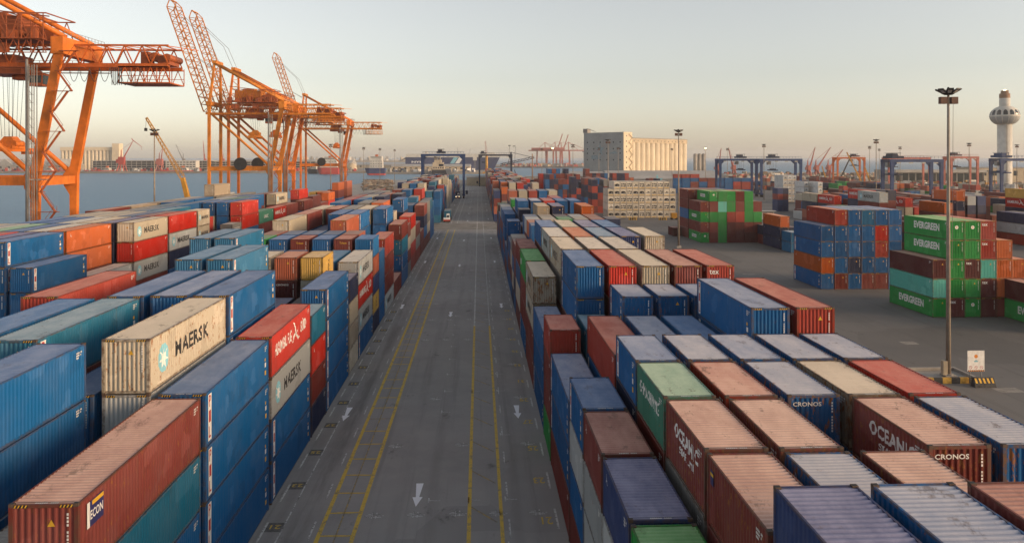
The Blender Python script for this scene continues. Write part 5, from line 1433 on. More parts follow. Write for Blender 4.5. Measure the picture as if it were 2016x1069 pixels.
# island, notice board and striped barrier at the foot of the big mast
m0 = at(1867, 83.6)
isl = empty('mast_island', (m0.x, m0.y, 0))
b = MB(); b.box(-3.35, -1.45, 0.0, 1.9, 2.2, .30); b.box(-3.35, 2.2, 0, 1.9, 2.5, .62); b.box(1.9, -1.45, 0, 2.2, 2.5, .62); b.build('island_fill', MAT['concrete'], isl)
kx = [(-3.6+.92*k) for k in range(6)]
b1 = MB(); b2 = MB()
def kerb_block(i, x0, y0, x1, y1): (b1 if i % 2 == 0 else b2).box(x0, y0, 0, x1, y1, .62)
for i in range(6): kerb_block(i, -3.6+.96*i, -1.75, -3.6+.96*(i+1)-.02, -1.45)
for i in range(4): kerb_block(i+1, -3.65, -1.45+.95*i, -3.35, -1.45+.95*(i+1)-.02)
# each painted kerb stone is a part
for bb, mm in ((b1, 'kerb_yellow'), (b2, 'kerb_black')):
    for k in range(len(bb.v)//8):
        q = MB(); q.hexa(bb.v[k*8:k*8+8]); q.build('kerb_stone', MAT[mm], isl)
tag(isl, 'kerbed island with yellow and black stones around the lamp mast', 'kerb island')
bx_, by_ = m0.x+1.75, m0.y-2.9
jb = empty('jersey_barrier', (bx_+.2, by_, 0))
b = MB(); b.hexa([(-1.15, -.45, 0), (1.15, -.45, 0), (1.15, .35, 0), (-1.15, .35, 0), (-1.05, -.12, .95), (1.05, -.12, .95), (1.05, .12, .95), (-1.05, .12, .95)]); b.build('barrier_block', MAT['kerb_black'], jb)
for k in range(5):
    xa = -1.02+.44*k; b = MB()
    b.quad((xa+.14, -.425, .05), (xa+.36, -.425, .05), (xa+.16, -.14, .92), (xa-.04, -.14, .92)); b.build('yellow_stripe', MAT['yellow'], jb)
tag(jb, 'concrete barrier painted in yellow and black slanting stripes below the notice board', 'barrier')
nb = empty('notice_board', (bx_, by_+.9, 0))
for x in (-.62, .62):
    b = MB(); b.tube((x, .06, 0), (x, .06, 1.6), .05, n=8); b.build('board_post', MAT['grey_steel'], nb)
b = MB(); b.box(-.92, -.03, 1.35, .92, .03, 3.55); brd = b.build('board_panel', MAT['white'], nb)
b = MB(); b.poly([(.2*math.cos(R(20*k)), -.034, 2.95+.2*math.sin(R(20*k))) for k in range(18)]); b.build('orange_emblem', MAT['orangeprint'], brd)
b = MB(); b.poly([(-.18, -.034, 2.35), (.18, -.034, 2.35), (.26, -.034, 2.45), (.08, -.034, 2.5), (0, -.034, 2.62), (-.08, -.034, 2.5), (-.26, -.034, 2.45)]); b.build('blue_emblem', MAT['starblue'], brd)
for x in (-.6, 0, .6):
    b = MB(); n = 20
    for k in range(n):
        t0, t1 = R(360*k/n), R(360*(k+1)/n)
        b.quad((x+.17*math.cos(t0), -.034, 1.78+.17*math.sin(t0)), (x+.17*math.cos(t1), -.034, 1.78+.17*math.sin(t1)), (x+.14*math.cos(t1), -.034, 1.78+.14*math.sin(t1)), (x+.14*math.cos(t0), -.034, 1.78+.14*math.sin(t0)))
    b.quad((x-.11, -.036, 1.86), (x-.09, -.036, 1.89), (x+.11, -.036, 1.70), (x+.09, -.036, 1.67)); b.build('prohibition_sign', MAT['redprint'], brd)
b = MB(); b.quad((-.9, -.034, 1.36), (.9, -.034, 1.36), (.9, -.034, 1.5), (-.9, -.034, 1.5), 0)
for k in range(9): b.quad((-.88+.2*k, -.036, 1.36), (-.78+.2*k, -.036, 1.36), (-.72+.2*k, -.036, 1.5), (-.82+.2*k, -.036, 1.5), 1)
b.build('hazard_band', [MAT['orangeprint'], MAT['black']], brd)
tag(nb, 'white notice board with orange disc emblem and three prohibition signs', 'notice board')
def put_barrier(px, d, lb):
    q = at(px, d); r = empty('jersey_barrier', q); b = MB()
    b.hexa([(-1.6, -.4, 0), (1.6, -.4, 0), (1.6, .4, 0), (-1.6, .4, 0), (-1.5, -.12, .95), (1.5, -.12, .95), (1.5, .12, .95), (-1.5, .12, .95)]); b.build('barrier_block', MAT['kerb_yellow'], r)
    for k in range(3):
        b = MB(); b.box(-1.2+.9*k, -.43, .05, -.8+.9*k, -.15, .9); b.build('black_stripe', MAT['kerb_black'], r)
    tag(r, lb, 'barrier')
put_barrier(1246, 297, 'yellow concrete barrier near the left end of the cream reefer wall'); put_barrier(1305, 297, 'yellow concrete barrier near the right end of the cream reefer wall'); put_barrier(1595, 240, 'yellow and black barrier behind the blue stack')
q = at(1327, 299); r = empty('flood_light_trailer', q); b = MB(); b.box(-1.1, -.8, .5, 1.1, .8, 2.6); b.build('cabinet', MAT['yellow_steel'], r); b = MB(); b.tube((-.9, -.9, .4), (-.9, .9, .4), .4, n=10); b.tube((.9, -.9, .4), (.9, .9, .4), .4, n=10); b.build('wheel', MAT['rubber'], r); tag(r, 'small yellow cabinet on wheels beside the cream reefer wall', 'trailer')
# ------------------------------------------------------------------ grain silo, harbour tower, sheds
def silo():
    """stands corner-on: the sunlit long face looks over the camera's right shoulder, the face tinted grey for shade to the left"""
    d = 800.0; k = d/FPX; root = empty('grain_silo', at(1228, d), R(42)); W = MAT['silo_wall']
    def Z(py): return hz(py, d)
    zt = Z(260); gw = (1228-1160)*k/math.cos(R(48)); hw = 14.5
    b = MB(); b.box(0, 0, 0, hw, gw, zt); b.build('headhouse', W, root)
    b = MB(); b.box(-.5, .4, 0, -.02, gw, zt-.3); b.build('shade_sheet', MAT['grey_wall'], root)  # grey sheet added to put this side's shade into its colour
    b = MB(); b.box(-.6, gw-5, zt, 5, gw+1, zt+4.5); b.bar((-.6, gw-5, zt+4.5), (3, gw-14, zt+1), .5, .5); b.build('roof_cabin', MAT['grey_steel'], root)
    for z in (Z(280), Z(293), Z(302), Z(315)):
        for c in range(6):
            y = gw*(.08+.165*c); b = MB(); b.quad((-.54, y+.7, z-.75), (-.54, y-.7, z-.75), (-.54, y-.7, z+.75), (-.54, y+.7, z+.75)); b.build('window', MAT['glass'], root)
    def on(t, z): return (-.56, gw*(1-t), z)
    pts = []
    for j in range(10):
        rad = 6.6 if j % 2 == 0 else 2.6; an = R(90+36*j); pts.append((.42+rad*math.cos(an)/gw, Z(295)+rad*1.2*math.sin(an)))
    b = MB()
    for j in range(10): b.tri(on(.42, Z(295)), on(*pts[j]), on(*pts[(j+1) % 10]))
    b.build('star_emblem', MAT['pale_mark'], root)
    b = MB(); b.quad(on(.20, Z(314)), on(.44, Z(314)), on(.44, Z(306)), on(.20, Z(306))); b.build('emblem_panel', MAT['pale_mark'], root)
    b = MB(); b.quad(on(.62, Z(303)), on(.86, Z(303)), on(.80, Z(297)), on(.70, Z(300))); b.build('wave_emblem', MAT['pale_mark'], root)
    b = MB(); n = 10
    for j in range(n):
        z0 = 6+(zt-8)*j/n; z1 = 6+(zt-8)*(j+1)/n; xa, xb = 8.0, 13.8
        if j % 2: xa, xb = xb, xa
        b.bar((xa, -.9, z0), (xb, -.9, z1), .7, .16); b.bar((xa, -1.3, z0+1.1), (xb, -1.3, z1+1.1), .1, .1)
    b.build('stair_flight', MAT['tan_wall'], root)
    for j in range(8):
        z = 8+(zt-12)*j/7; b = MB(); b.quad((4, -.05, z-.7), (5.4, -.05, z-.7), (5.4, -.05, z+.7), (4, -.05, z+.7)); b.build('window', MAT['glass'], root)
    zc = Z(284.5)+2.0; n = 12; x1 = 122.0; r0 = (x1-hw)/n/2
    for j in range(n):
        b = MB(); b.lathe([(r0, 0), (r0, zc)], 24, (hw+r0*(2*j+1), r0+.3)); b.build('silo_cylinder', W, root)
        b = MB(); b.lathe([(r0, 0), (r0, zc)], 14, (hw+r0*(2*j+1), r0*3+.4)); b.build('silo_cylinder', W, root)
    b = MB(); b.box(hw, .9, zc, x1-1.5, r0*4, zc+4.6); gl = b.build('conveyor_gallery', MAT['tan_wall'], root)
    b = MB(); b.box(hw, .6, zc+4.6, x1-1.2, r0*4+.3, zc+5.2); b.build('gallery_roof', MAT['grey_steel'], gl)
    for j in range(14):
        b = MB(); xx = hw+4+j*(x1-hw-8)/14; b.quad((xx, .86, zc+1.4), (xx+1.1, .86, zc+1.4), (xx+1.1, .86, zc+2.6), (xx, .86, zc+2.6)); b.build('gallery_window', MAT['glass'], gl)
    tag(root, 'tall grain silo with row of sunlit cylinders and shaded side with star', 'silo')
silo()
def far_silo():
    d = 1500.0; p0 = at(120, d); k = d/FPX; root = empty('grain_silo', p0)
    n = 14; x1 = (222-120)*k; r0 = x1/n/2
    for j in range(n):
        b = MB(); b.lathe([(r0, 0), (r0, hz(297, d))], 14, (r0*(2*j+1), 0)); b.build('silo_cylinder', MAT['silo_wall'], root)
    b = MB(); b.box(0, -r0, hz(297, d), x1, r0, hz(290, d)); b.build('conveyor_gallery', MAT['silo_wall'], root)
    b = MB(); b.box(x1, -8, 0, x1+13, 10, hz(283, d)); b.build('headhouse', MAT['silo_wall'], root)
    b = MB(); b.box(x1*.3, -4, hz(290, d), x1*.42, 4, hz(286, d)); b.build('roof_cabin', MAT['silo_wall'], root)
    tag(root, 'pale grain silo across the water behind the orange crane leg', 'silo')
far_silo()
q = at(1369, 900); root = empty('storage_tank', q)
for j in range(3): b = MB(); b.lathe([(2.3, 0), (2.3, hz(304, 900)), (.6, hz(302.5, 900))], 16, (j*4.9, 0)); b.build('tank_cylinder', MAT['concrete'], root)
tag(root, 'three grey storage cylinders standing right of the silo', 'storage tank')

def tower():
    d = 620.0; q = at(1978, d); k = d/FPX; root = empty('harbour_tower', q)
    b = MB(); b.lathe([(12.8*k, 0), (12.8*k, hz(246, d))], 32); b.build('shaft', MAT['offwhite'], root)
    b = MB(); b.box(-.12*k*40, -12.95*k, 0, -.09*k*40, -12.7*k, hz(246, d)); b.build('shaft_groove', MAT['grey_steel'], root)
    zc = hz(228.5, d); rb_ = 25.8*k; prof = []
    b = MB(); prof = [(rb_*math.cos(R(t)), zc+rb_*.78*math.sin(R(t))) for t in range(-60, 75, 6)]; b.lathe(prof, 40); ball = b.build('ball', MAT['offwhite'], root)
    def patch(bm, lon0, lon1, zf0, zf1, off, arch=False):
        """piece of the ball's skin between two longitudes, heights as shares of the ball's half height"""
        nu, nv = 6, 5; g = []
        for i in range(nu+1):
            u = i/nu; lon = lon0+(lon1-lon0)*u; top = zf1 if not arch else zf0+(zf1-zf0)*(.62+.38*math.sqrt(max(0, 1-(2*u-1)**2)))
            col = []
            for j in range(nv+1):
                zf = zf0+(top-zf0)*j/nv; lat = math.asin(zf); rr = rb_*math.cos(lat)+off; col.append((rr*math.cos(lon), rr*math.sin(lon), zc+(rb_*.78+off)*zf))
            g.append(col)
        for i in range(nu):
            for j in range(nv): bm.quad(g[i][j], g[i+1][j], g[i+1][j+1], g[i][j+1])
    for j in range(14):
        t = R(360*j/14+7)
        b = MB(); patch(b, t-R(8.5), t+R(8.5), .06, .56, .10, True); b.build('arched_window', MAT['glass'], ball)
        b = MB(); patch(b, t-R(10.8), t+R(10.8), -.76, -.10, .10); b.build('lower_panel', MAT['grey_wall'], ball)
    b = MB(); b.lathe([(rb_+.25, zc-.35), (rb_+.25, zc+.35)], 40); b.build('gallery_band', MAT['offwhite'], ball)
    b = MB(); b.lathe([(9.4*k, zc+rb_*.7), (9.4*k, hz(194, d))], 24); b.build('neck', MAT['offwhite'], root)
    b = MB(); b.lathe([(9.4*k, hz(194, d)), (9.4*k, hz(185, d)), (6.8*k, hz(184.5, d)), (6.8*k, hz(179, d))], 24); b.build('crown_cap', MAT['brown_wall'], root)
    b = MB(); b.lathe([(2.4*k, hz(179, d)), (2.4*k, hz(177.6, d)), (.2, hz(177, d))], 14); b.build('beacon', MAT['lit_lamp'], root)
    tag(root, 'white harbour control tower with a ball-shaped lookout and brown cap', 'tower')
tower()

def shed(name, px0, px1, d, depth, zw, zr, wall, roof, label, nwin=0, cat='warehouse', gable=False, ridge_along=True):
    p = at(px0, d); q = at(px1, d); L_ = (q-p).length; root = empty(name, p, math.atan2(q.y-p.y, q.x-p.x))
    b = MB(); b.box(0, 0, 0, L_, depth, zw); b.build('wall', MAT[wall], root)
    b = MB(); e = .8
    if gable:   # gable end to the viewer
        n = max(1, int(L_/depth*1.0)); n = gable
        for j in range(n):
            x0, x1 = L_*j/n, L_*(j+1)/n; b.slab_xz([(x0, zw), (x1, zw), ((x0+x1)/2, zr)], -e, depth+e)
    else: b.hexa([(-e, -e, zw), (L_+e, -e, zw), (L_+e, depth+e, zw), (-e, depth+e, zw), (-e, depth*.45, zr), (L_+e, depth*.45, zr), (L_+e, depth*.55, zr), (-e, depth*.55, zr)])
    b.build('roof', MAT[roof], root)
    for j in range(nwin):
        b = MB(); x = L_*(j+.5)/nwin; w = min(2.0, L_/nwin*.3); b.quad((x-w, -.05, zw*.45), (x+w, -.05, zw*.45), (x+w, -.05, zw*.8), (x-w, -.05, zw*.8)); b.build('window', MAT['glass'], root)
    tag(root, label, cat)
    return root
shed('warehouse', 1200, 1420, 600, 60, 7.5, 13.5, 'grey_wall', 'roof_sheet', 'long grey warehouse with star emblem in front of the silo', 9)
b = MB(); p = at(1293, 599); pts = []
for j in range(10):
    rad = 5.0 if j % 2 == 0 else 2.0; an = R(90+36*j); pts.append((p.x+rad*math.cos(an), p.y-1.4, 6.5+rad*math.sin(an)))
for j in range(10): b.tri((p.x, p.y-1.4, 6.5), pts[j], pts[(j+1) % 10])
so = bpy.data.objects['warehouse']; em = b.build('star_emblem', MAT['starblue'], None); em.parent = so; em.matrix_parent_inverse = (Matrix.Translation(so.location) @ Matrix.Rotation(so.rotation_euler.z, 4, 'Z')).inverted()
shed('warehouse', 1114, 1226, 640, 70, 8.5, 12.0, 'tan_wall', 'roof_sheet', 'low tan warehouse with flat roof left of the silo base', 8)
shed('boundary_shed', 918.5, 957.5, 662, 6, 7.0, 8.6, 'tan_wall', 'roof_sheet', 'tan shed closing off the end of the road', 0, 'shed')
shed('low_shed', 1034, 1096, 730, 20, 6.0, 6.6, 'grey_wall', 'roof_sheet', 'low grey shed by the water right of the road end', 0, 'shed')
r_ = shed('terminal_building', 1762, 1938, 700, 40, 12.6, 13.0, 'concrete', 'roof_sheet', 'long grey terminal building with dark window bays behind the gantry cranes', 0, 'building')
LT = (at(1938, 700)-at(1762, 700)).length
for j in range(13):
    b = MB(); x0 = LT*(j+.12)/13; x1 = LT*(j+.9)/13; b.box(x0, -.25, 1.5, x1, -.02, 9.8); b.build('window_bay', MAT['glass'], r_)
b = MB(); b.box(-1, -3.5, 10.6, LT+1, -.02, 13.2); b.build('canopy_band', MAT['roof_sheet'], r_)
shed('tan_building', 1928, 2030, 760, 40, 14, 15, 'tan_wall', 'roof_sheet', 'tan building below the white harbour tower', 5, 'building')
shed('white_cabin', 1338, 1358, 372, 3, 2.8, 3.0, 'offwhite', 'offwhite', 'white site cabin right of the cream reefer wall', 2, 'cabin'); shed('white_cabin', 1490, 1524, 300, 3, 3.2, 3.4, 'offwhite', 'offwhite', 'white site cabin behind the green container stack', 3, 'cabin')
shed('roadside_shed', 1370, 1500, 640, 14, 4.5, 5.6, 'tan_wall', 'roof_sheet', 'long low tan shed behind the red and blue wall', 6, 'shed')

# ------------------------------------------------------------------ far shore across the basin
def decks(px0, px1, d, n, label, z0=2.0, zt=18.5):
    p = at(px0, d); q = at(px1, d); L_ = (q-p).length; root = empty('parking_building', p, math.atan2(q.y-p.y, q.x-p.x))
    for j in range(n+1):
        z = z0+(zt-z0)*j/n; b = MB(); b.box(0, 0, z-.9, L_, 40, z+.45); b.build('deck_slab', MAT['concrete'], root)
    b = MB()
    for j in range(int(L_/9)+1): b.box(9*j, 1.0, .8, 9*j+.9, 1.9, zt)
    pr = b.build('column', MAT['concrete'], root); pr['kind'] = 'stuff'
    b = MB(); b.box(0, 8, .8, L_, 36, zt-1); b.build('inner_core', MAT['glass'], root)
    tag(root, label, 'parking building')
decks(178, 412, 1370, 4, 'long open-deck parking building across the water left of the raised booms'); decks(414, 620, 1390, 4, 'open-deck parking building across the water behind the raised-boom cranes', zt=17.5)
b0 = empty('white_building', at(326, 1345)); b = MB(); b.box(0, 0, 1, 52, 18, 19); b.build('wall', MAT['offwhite'], b0)
for r2 in range(4):
    for j in range(9): b = MB(); b.quad((2+5.6*j, -.1, 3.2+4*r2), (6.2+5.6*j, -.1, 3.2+4*r2), (6.2+5.6*j, -.1, 5+4*r2), (2+5.6*j, -.1, 5+4*r2)); b.build('window', MAT['glass'], b0)
tag(b0, 'pale office block in the far parking building row by the red crane', 'building')
shed('gabled_warehouse', -40, 125, 1420, 70, 10, 22, 'concrete', 'roof_sheet', 'gabled grey warehouses across the water at the left picture edge', 10, gable=5)
shed('quay_shed', 700, 820, 1700, 40, 8, 11, 'tan_wall', 'roof_sheet', 'low shed on the far shore behind the navy ship', 6, 'shed'); shed('quay_shed', 470, 690, 1520, 60, 12, 20, 'offwhite', 'roof_sheet', 'pale shed roof behind the raised-boom cranes', 8, 'shed')
q = at(692, 1500); o = empty('storage_dome', q); b = MB(); b.lathe([(11*math.cos(R(t)), 1+13*math.sin(R(t))) for t in range(0, 91, 9)], 24); b.build('dome_shell', MAT['tan_wall'], o); tag(o, 'tan storage dome on the far shore beside the crane leg', 'dome')
rf = random.Random(31)
# parked rows, stores and quayside clutter along the far shore
def clutter(name, px0, px1, d0, d1, n, seed, hmax, mats, z0=1.0, wmax=14, label='', cat='clutter'):
    r = random.Random(seed); b = MB()
    for _ in range(n):
        q = at(r.uniform(px0, px1), r.uniform(d0, d1)); w = r.uniform(1.5, wmax)*(.4+.6*r.random()); h = r.uniform(.8, hmax)
        t = r.uniform(0, 3.14); c, s = math.cos(t), math.sin(t); dp = r.uniform(1.5, 4.5)
        P4 = [(q.x+c*x-s*y, q.y+s*x+c*y) for x, y in ((-w/2, -dp/2), (w/2, -dp/2), (w/2, dp/2), (-w/2, dp/2))]
        top = r.uniform(.5, 1.0); cx, cy = q.x, q.y
        b.hexa([(*p_, z0) for p_ in P4]+[(cx+(p_[0]-cx)*top, cy+(p_[1]-cy)*top, z0+h) for p_ in P4], r.randrange(len(mats)))
    o = b.build(name, [MAT[m] for m in mats]); tag(o, label, cat, None, 'stuff')
clutter('shore_clutter', -60, 700, 1326, 1362, 420, 1, 6, ['concrete', 'red_steel', 'white', 'dark', 'hull_red', 'offwhite', 'grey_steel'], label='parked vehicles and stores along the far shore', wmax=10)
clutter('pier_clutter', 760, 938, 1244, 1300, 110, 2, 6, ['offwhite', 'white', 'concrete', 'grey_steel', 'rtg_blue', 'tan_wall', 'D' if 'D' in MAT else 'dark'], label='vehicles and stores on the pier', wmax=14)
clutter('scrap_heap', 716, 772, 570, 830, 520, 3, 1.1, ['rock', 'brown_wall', 'grey_steel', 'rock', 'rock', 'tan_wall'], z0=0, wmax=6, label='scattered scrap and rubble on the waste ground by the water')
clutter('far_cargo', 1430, 1740, 640, 1100, 520, 4, 5.5, ['rock', 'brown_wall', 'concrete', 'tan_wall', 'offwhite', 'grey_steel', 'red_steel'], z0=0, wmax=16, label='jumble of machines and cargo at the far edge of the yard')
clutter('far_cargo_lots', 1740, 2040, 560, 690, 300, 6, 4.5, ['rock', 'brown_wall', 'concrete', 'offwhite', 'red_steel', 'grey_steel', 'yellow_steel'], z0=0, wmax=12, label='vehicles and machines parked before the terminal building')
clutter('far_quay_cargo', 990, 1160, 1985, 2200, 260, 5, 9, ['pink_steel', 'red_steel', 'concrete', 'tan_wall', 'grey_steel'], z0=1.2, wmax=26, label='containers and sheds under the faded red cranes far away')
clutter('distant_town', 560, 960, 4200, 4600, 220, 9, 26, ['concrete', 'tan_wall', 'offwhite'], z0=9, wmax=50, label='hazy town buildings on the distant shore')

# ------------------------------------------------------------------ ships
def ship(px0, px1, d, hull, zdeck, bridge, label, bow_right=False, boot=True, funnel='crane_red', name='cargo_ship'):
    p = at(px0, d); q = at(px1, d); L_ = (q-p).length; root = empty(name, p, math.atan2(q.y-p.y, q.x-p.x)); B = 7.0
    s = (lambda x: x) if bow_right else (lambda x: L_-x)
    def hullpart(z0, z1, k0, k1, nm, m):
        out = []
        for z, k in ((z0, k0), (z1, k1)):
            out.append([(s(0), -B*.8, z), (s(L_*.75), -B, z), (s(L_-k), 0, z), (s(L_*.75), B, z), (s(0), B*.8, z)])
        b = MB(); n = 5
        for i in range(n): j = (i+1) % n; b.quad(out[0][i], out[0][j], out[1][j], out[1][i])
        b.poly(out[1]); b.build(nm, MAT[m], root, fixn=True)
    if boot: hullpart(-3, .2, 5, 3, 'boot_top', 'hull_red'); hullpart(.2, zdeck, 3, 0, 'hull', hull)
    else: hullpart(-3, zdeck, 4, 0, 'hull', hull)
    bx0, bx1, bz = bridge
    lo, hi = sorted((s(L_*bx0), s(L_*bx1)))
    b = MB(); b.box(lo, -B*.7, zdeck, hi, B*.7, zdeck+(bz-zdeck)*.6); b.box(lo+1, -B*.8, zdeck+(bz-zdeck)*.6, hi-1, B*.8, bz); sup = b.build('superstructure', MAT['offwhite'], root)
    for lv in range(3):
        for j in range(5):
            b = MB(); w = (hi-lo)/5; z = zdeck+(bz-zdeck)*(.12+.22*lv); b.quad((lo+w*(j+.3), -B*.7-.08, z), (lo+w*(j+.7), -B*.7-.08, z), (lo+w*(j+.7), -B*.7-.08, z+1.0), (lo+w*(j+.3), -B*.7-.08, z+1.0)); b.build('window', MAT['glass'], sup)
    b = MB(); b.quad((lo+1.2, -B*.8-.06, bz-1.7), (hi-1.2, -B*.8-.06, bz-1.7), (hi-1.2, -B*.8-.06, bz-.7), (lo+1.2, -B*.8-.06, bz-.7)); b.build('bridge_window', MAT['glass'], sup)
    b = MB(); b.box((lo+hi)/2-2, -2, bz, (lo+hi)/2+2, 2, bz+3.0); b.build('funnel', MAT[funnel], root)
    b = MB(); b.bar(((lo+hi)/2+3, 0, bz), ((lo+hi)/2+3, 0, bz+6), .3, .3); b.bar((s(L_*.9), 0, zdeck), (s(L_*.9), 0, zdeck+8), .35, .35); b.build('mast', MAT['grey_steel'], root)
    tag(root, label, 'ship')
ship(624, 667, 1230, 'hull_red', 8.5, (.05, .75, 24), 'red-hulled ship with white superstructure moored behind the far quay crane', boot=False)
ship(604, 626, 1260, 'hull_black', 5.5, (.1, .5, 12), 'small black-hulled ship left of the red ship', boot=False)
ship(718, 758, 1170, 'hull_navy', 8.5, (.1, .72, 26), 'navy ship with white bridge and red waterline between lamp masts')
for i, (a, c, lb) in enumerate(((20, 66, 'red workboat at the far shore by the crane spreader'), (68, 108, 'low red workboat behind the near crane leg'), (112, 150, 'red barge between the legs of the near crane'), (176, 222, 'red workboat left of the red luffing crane'), (300, 378, 'long red barge below the pale office block'))):
    ship(a, c, 1314+2*i, 'hull_red', 2.2, (.1, .35, 7), lb, boot=False, name='workboat')
def car_carrier():
    d = 1640.0; p = at(800, d); q = at(984, d); L_ = (q-p).length; root = empty('car_carrier_ship', p, math.atan2(q.y-p.y, q.x-p.x)); k = d/FPX
    b = MB(); b.hexa([(0, -15, -3), (L_*.93, -15, -3), (L_*.93, 15, -3), (0, 15, -3), (0, -15, hz(310, d)), (L_, -15, hz(310, d)), (L_, 15, hz(310, d)), (0, 15, hz(310, d))]); b.build('hull', MAT['hull_navy'], root)
    b = MB(); b.box(1, -14.8, hz(310, d), L_*.985, 14.8, hz(303.5, d)); up_ = b.build('upper_decks', MAT['offwhite'], root)
    b = MB(); b.box(L_*.86, -12, hz(303.5, d), L_*.95, 12, hz(300.5, d)); b.box(L_*.2, -3, hz(303.5, d), L_*.23, 3, hz(299, d)); b.build('wheelhouse', MAT['offwhite'], root)
    for j, (x, m) in enumerate((((887-800)*k, 'starblue'), ((897-800)*k, 'white'))):
        b = MB(); b.quad((x, -15.1, hz(322, d)), (x+9, -15.1, hz(322, d)), (x+17, -15.1, hz(310.5, d)), (x+8, -15.1, hz(310.5, d))); b.build('hull_stripe', MAT[m], root)
    write('NYK', root, '-y', ((812-800)*k, -15.12, hz(321, d)), 4.0, 26, 'white', .04)
    b = MB(); b.slab_xz([(-16, hz(318, d)), (-15, hz(318, d)), (0, hz(310, d)), (0, hz(313, d))], -6, 6); b.build('stern_ramp', MAT['grey_steel'], root)
    tag(root, 'huge navy and white car carrier ship behind the road-end gantry cranes', 'ship')
car_carrier()
# the bridge block of a ship lying at the pier
o = empty('ship_bridge_block', at(852, 1180)); k = 1180/FPX
b = MB(); b.hexa([(0, -20, -3), (30*k, -20, -3), (36*k, 60, -3), (-4*k, 60, -3), (0, -20, 6), (26*k, -20, 6), (32*k, 60, 6), (-4*k, 60, 6)]); b.build('hull', MAT['hull_black'], o)
b = MB(); b.box(0, -18, 6, 24*k, 4, 11.5); b.box(1*k, -16, 11.5, 22*k, 2, 17); b.box(4*k, -14, 17, 18*k, 0, 21); sp_ = b.build('superstructure', MAT['tan_wall'], o)
for j in range(5): b = MB(); b.quad((2+3.4*j, -18.1, 8), (3.6+3.4*j, -18.1, 8), (3.6+3.4*j, -18.1, 10), (2+3.4*j, -18.1, 10)); b.build('window', MAT['glass'], sp_)
b = MB(); b.bar((10*k, -8, 21), (12*k, -8, 30), .5, .5); b.tube((14*k, -6, 21), (14*k, -6, 26), 1.8, n=12); b.bar((4*k, -10, 21), (10*k, -10, 27), .4, .4); b.build('mast', MAT['grey_steel'], o)
tag(o, 'ship with cream bridge block lying under the left road-end gantry', 'ship')
shed('pier_shed', 770, 925, 1330, 30, 9, 13, 'tan_wall', 'roof_sheet', 'long tan transit shed on the pier before the car carrier', 14, 'shed')

# ------------------------------------------------------------------ other cranes
def luffing(px, d, zj, tip_px, tip_z, mat, label, base_w=9, name='harbour_crane', piv=None):
    q = at(px, d); t = at(tip_px, d); root = empty(name, q); M1 = MAT[mat]; dx = t.x-q.x
    b = MB()
    for sx in (-1, 1):
        for sy in (-1, 1): b.bar((sx*base_w/2, sy*base_w/2, .8), (sx*base_w/4, sy*base_w/4, zj*.45), 1.3, 1.3)
    b.box(-base_w/3, -base_w/3, zj*.42, base_w/3, base_w/3, zj*.48); b.build('portal', M1, root)
    b = MB(); b.box(-base_w*.45, -3, zj*.48, base_w*.4, 3, zj*.85); b.box(-base_w*.75, -2.4, zj*.5, -base_w*.4, 2.4, zj*.72); b.build('machinery_house', M1, root)
    b = MB(); b.bar((-1.5, 0, zj*.8), (-1.0, 0, zj*1.25), 1.6, 1.6, w2=.8, h2=.8); b.build('tower_post', M1, root)
    b = MB(); b.bar((2*(1 if dx > 0 else -1), -1.2, zj*.75), (dx, -.3, tip_z), 1.1, 1.1, w2=.5, h2=.5); b.bar((2*(1 if dx > 0 else -1), 1.2, zj*.75), (dx, .3, tip_z), 1.1, 1.1, w2=.5, h2=.5); b.build('jib', M1, root)
    b = MB(); b.bar((-1.0, 0, zj*1.25), (dx*.92, 0, tip_z*.96), .3, .3); b.build('tie_bar', M1, root)
    return root, M1, dx
def finish(r, label, cat='crane'): tag(r[0], label, cat)
r = luffing(240, 1322, 30, 262, hz(277, 1322), 'red_steel', '', 12)
b = MB(); b.bar((r[2], 0, hz(277, 1322)), (r[2]+15, 0, hz(290, 1322)), 1.2, 1.0, w2=.5, h2=.5); b.bar((r[2]-3, 0, hz(273, 1322)), (r[2], 0, hz(277, 1322)), 1.2, 1.0); b.bar((r[2]+14, 0, hz(290, 1322)), (r[2]+14, 0, hz(296, 1322)), .3, .3); b.build('fly_jib', r[1], r[0])
finish(r, 'red level-luffing crane across the water left of the yellow boom')
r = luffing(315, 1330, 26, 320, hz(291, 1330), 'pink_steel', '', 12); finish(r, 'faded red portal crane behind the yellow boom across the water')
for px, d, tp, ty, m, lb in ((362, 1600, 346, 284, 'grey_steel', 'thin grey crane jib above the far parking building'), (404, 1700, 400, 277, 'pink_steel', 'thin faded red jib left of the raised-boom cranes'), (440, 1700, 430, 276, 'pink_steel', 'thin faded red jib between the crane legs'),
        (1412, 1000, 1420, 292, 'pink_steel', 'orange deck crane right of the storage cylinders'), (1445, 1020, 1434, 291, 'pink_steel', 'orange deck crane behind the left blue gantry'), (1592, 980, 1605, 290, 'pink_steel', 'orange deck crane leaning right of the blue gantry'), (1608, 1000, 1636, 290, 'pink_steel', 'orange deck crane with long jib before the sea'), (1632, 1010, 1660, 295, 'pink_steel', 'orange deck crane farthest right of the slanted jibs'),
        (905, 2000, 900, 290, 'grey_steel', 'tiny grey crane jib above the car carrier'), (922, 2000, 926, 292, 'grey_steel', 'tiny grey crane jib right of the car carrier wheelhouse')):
    r = luffing(px, d, 17 if d < 1500 else 26, tp, hz(ty, d), m, '', 5); finish(r, lb)
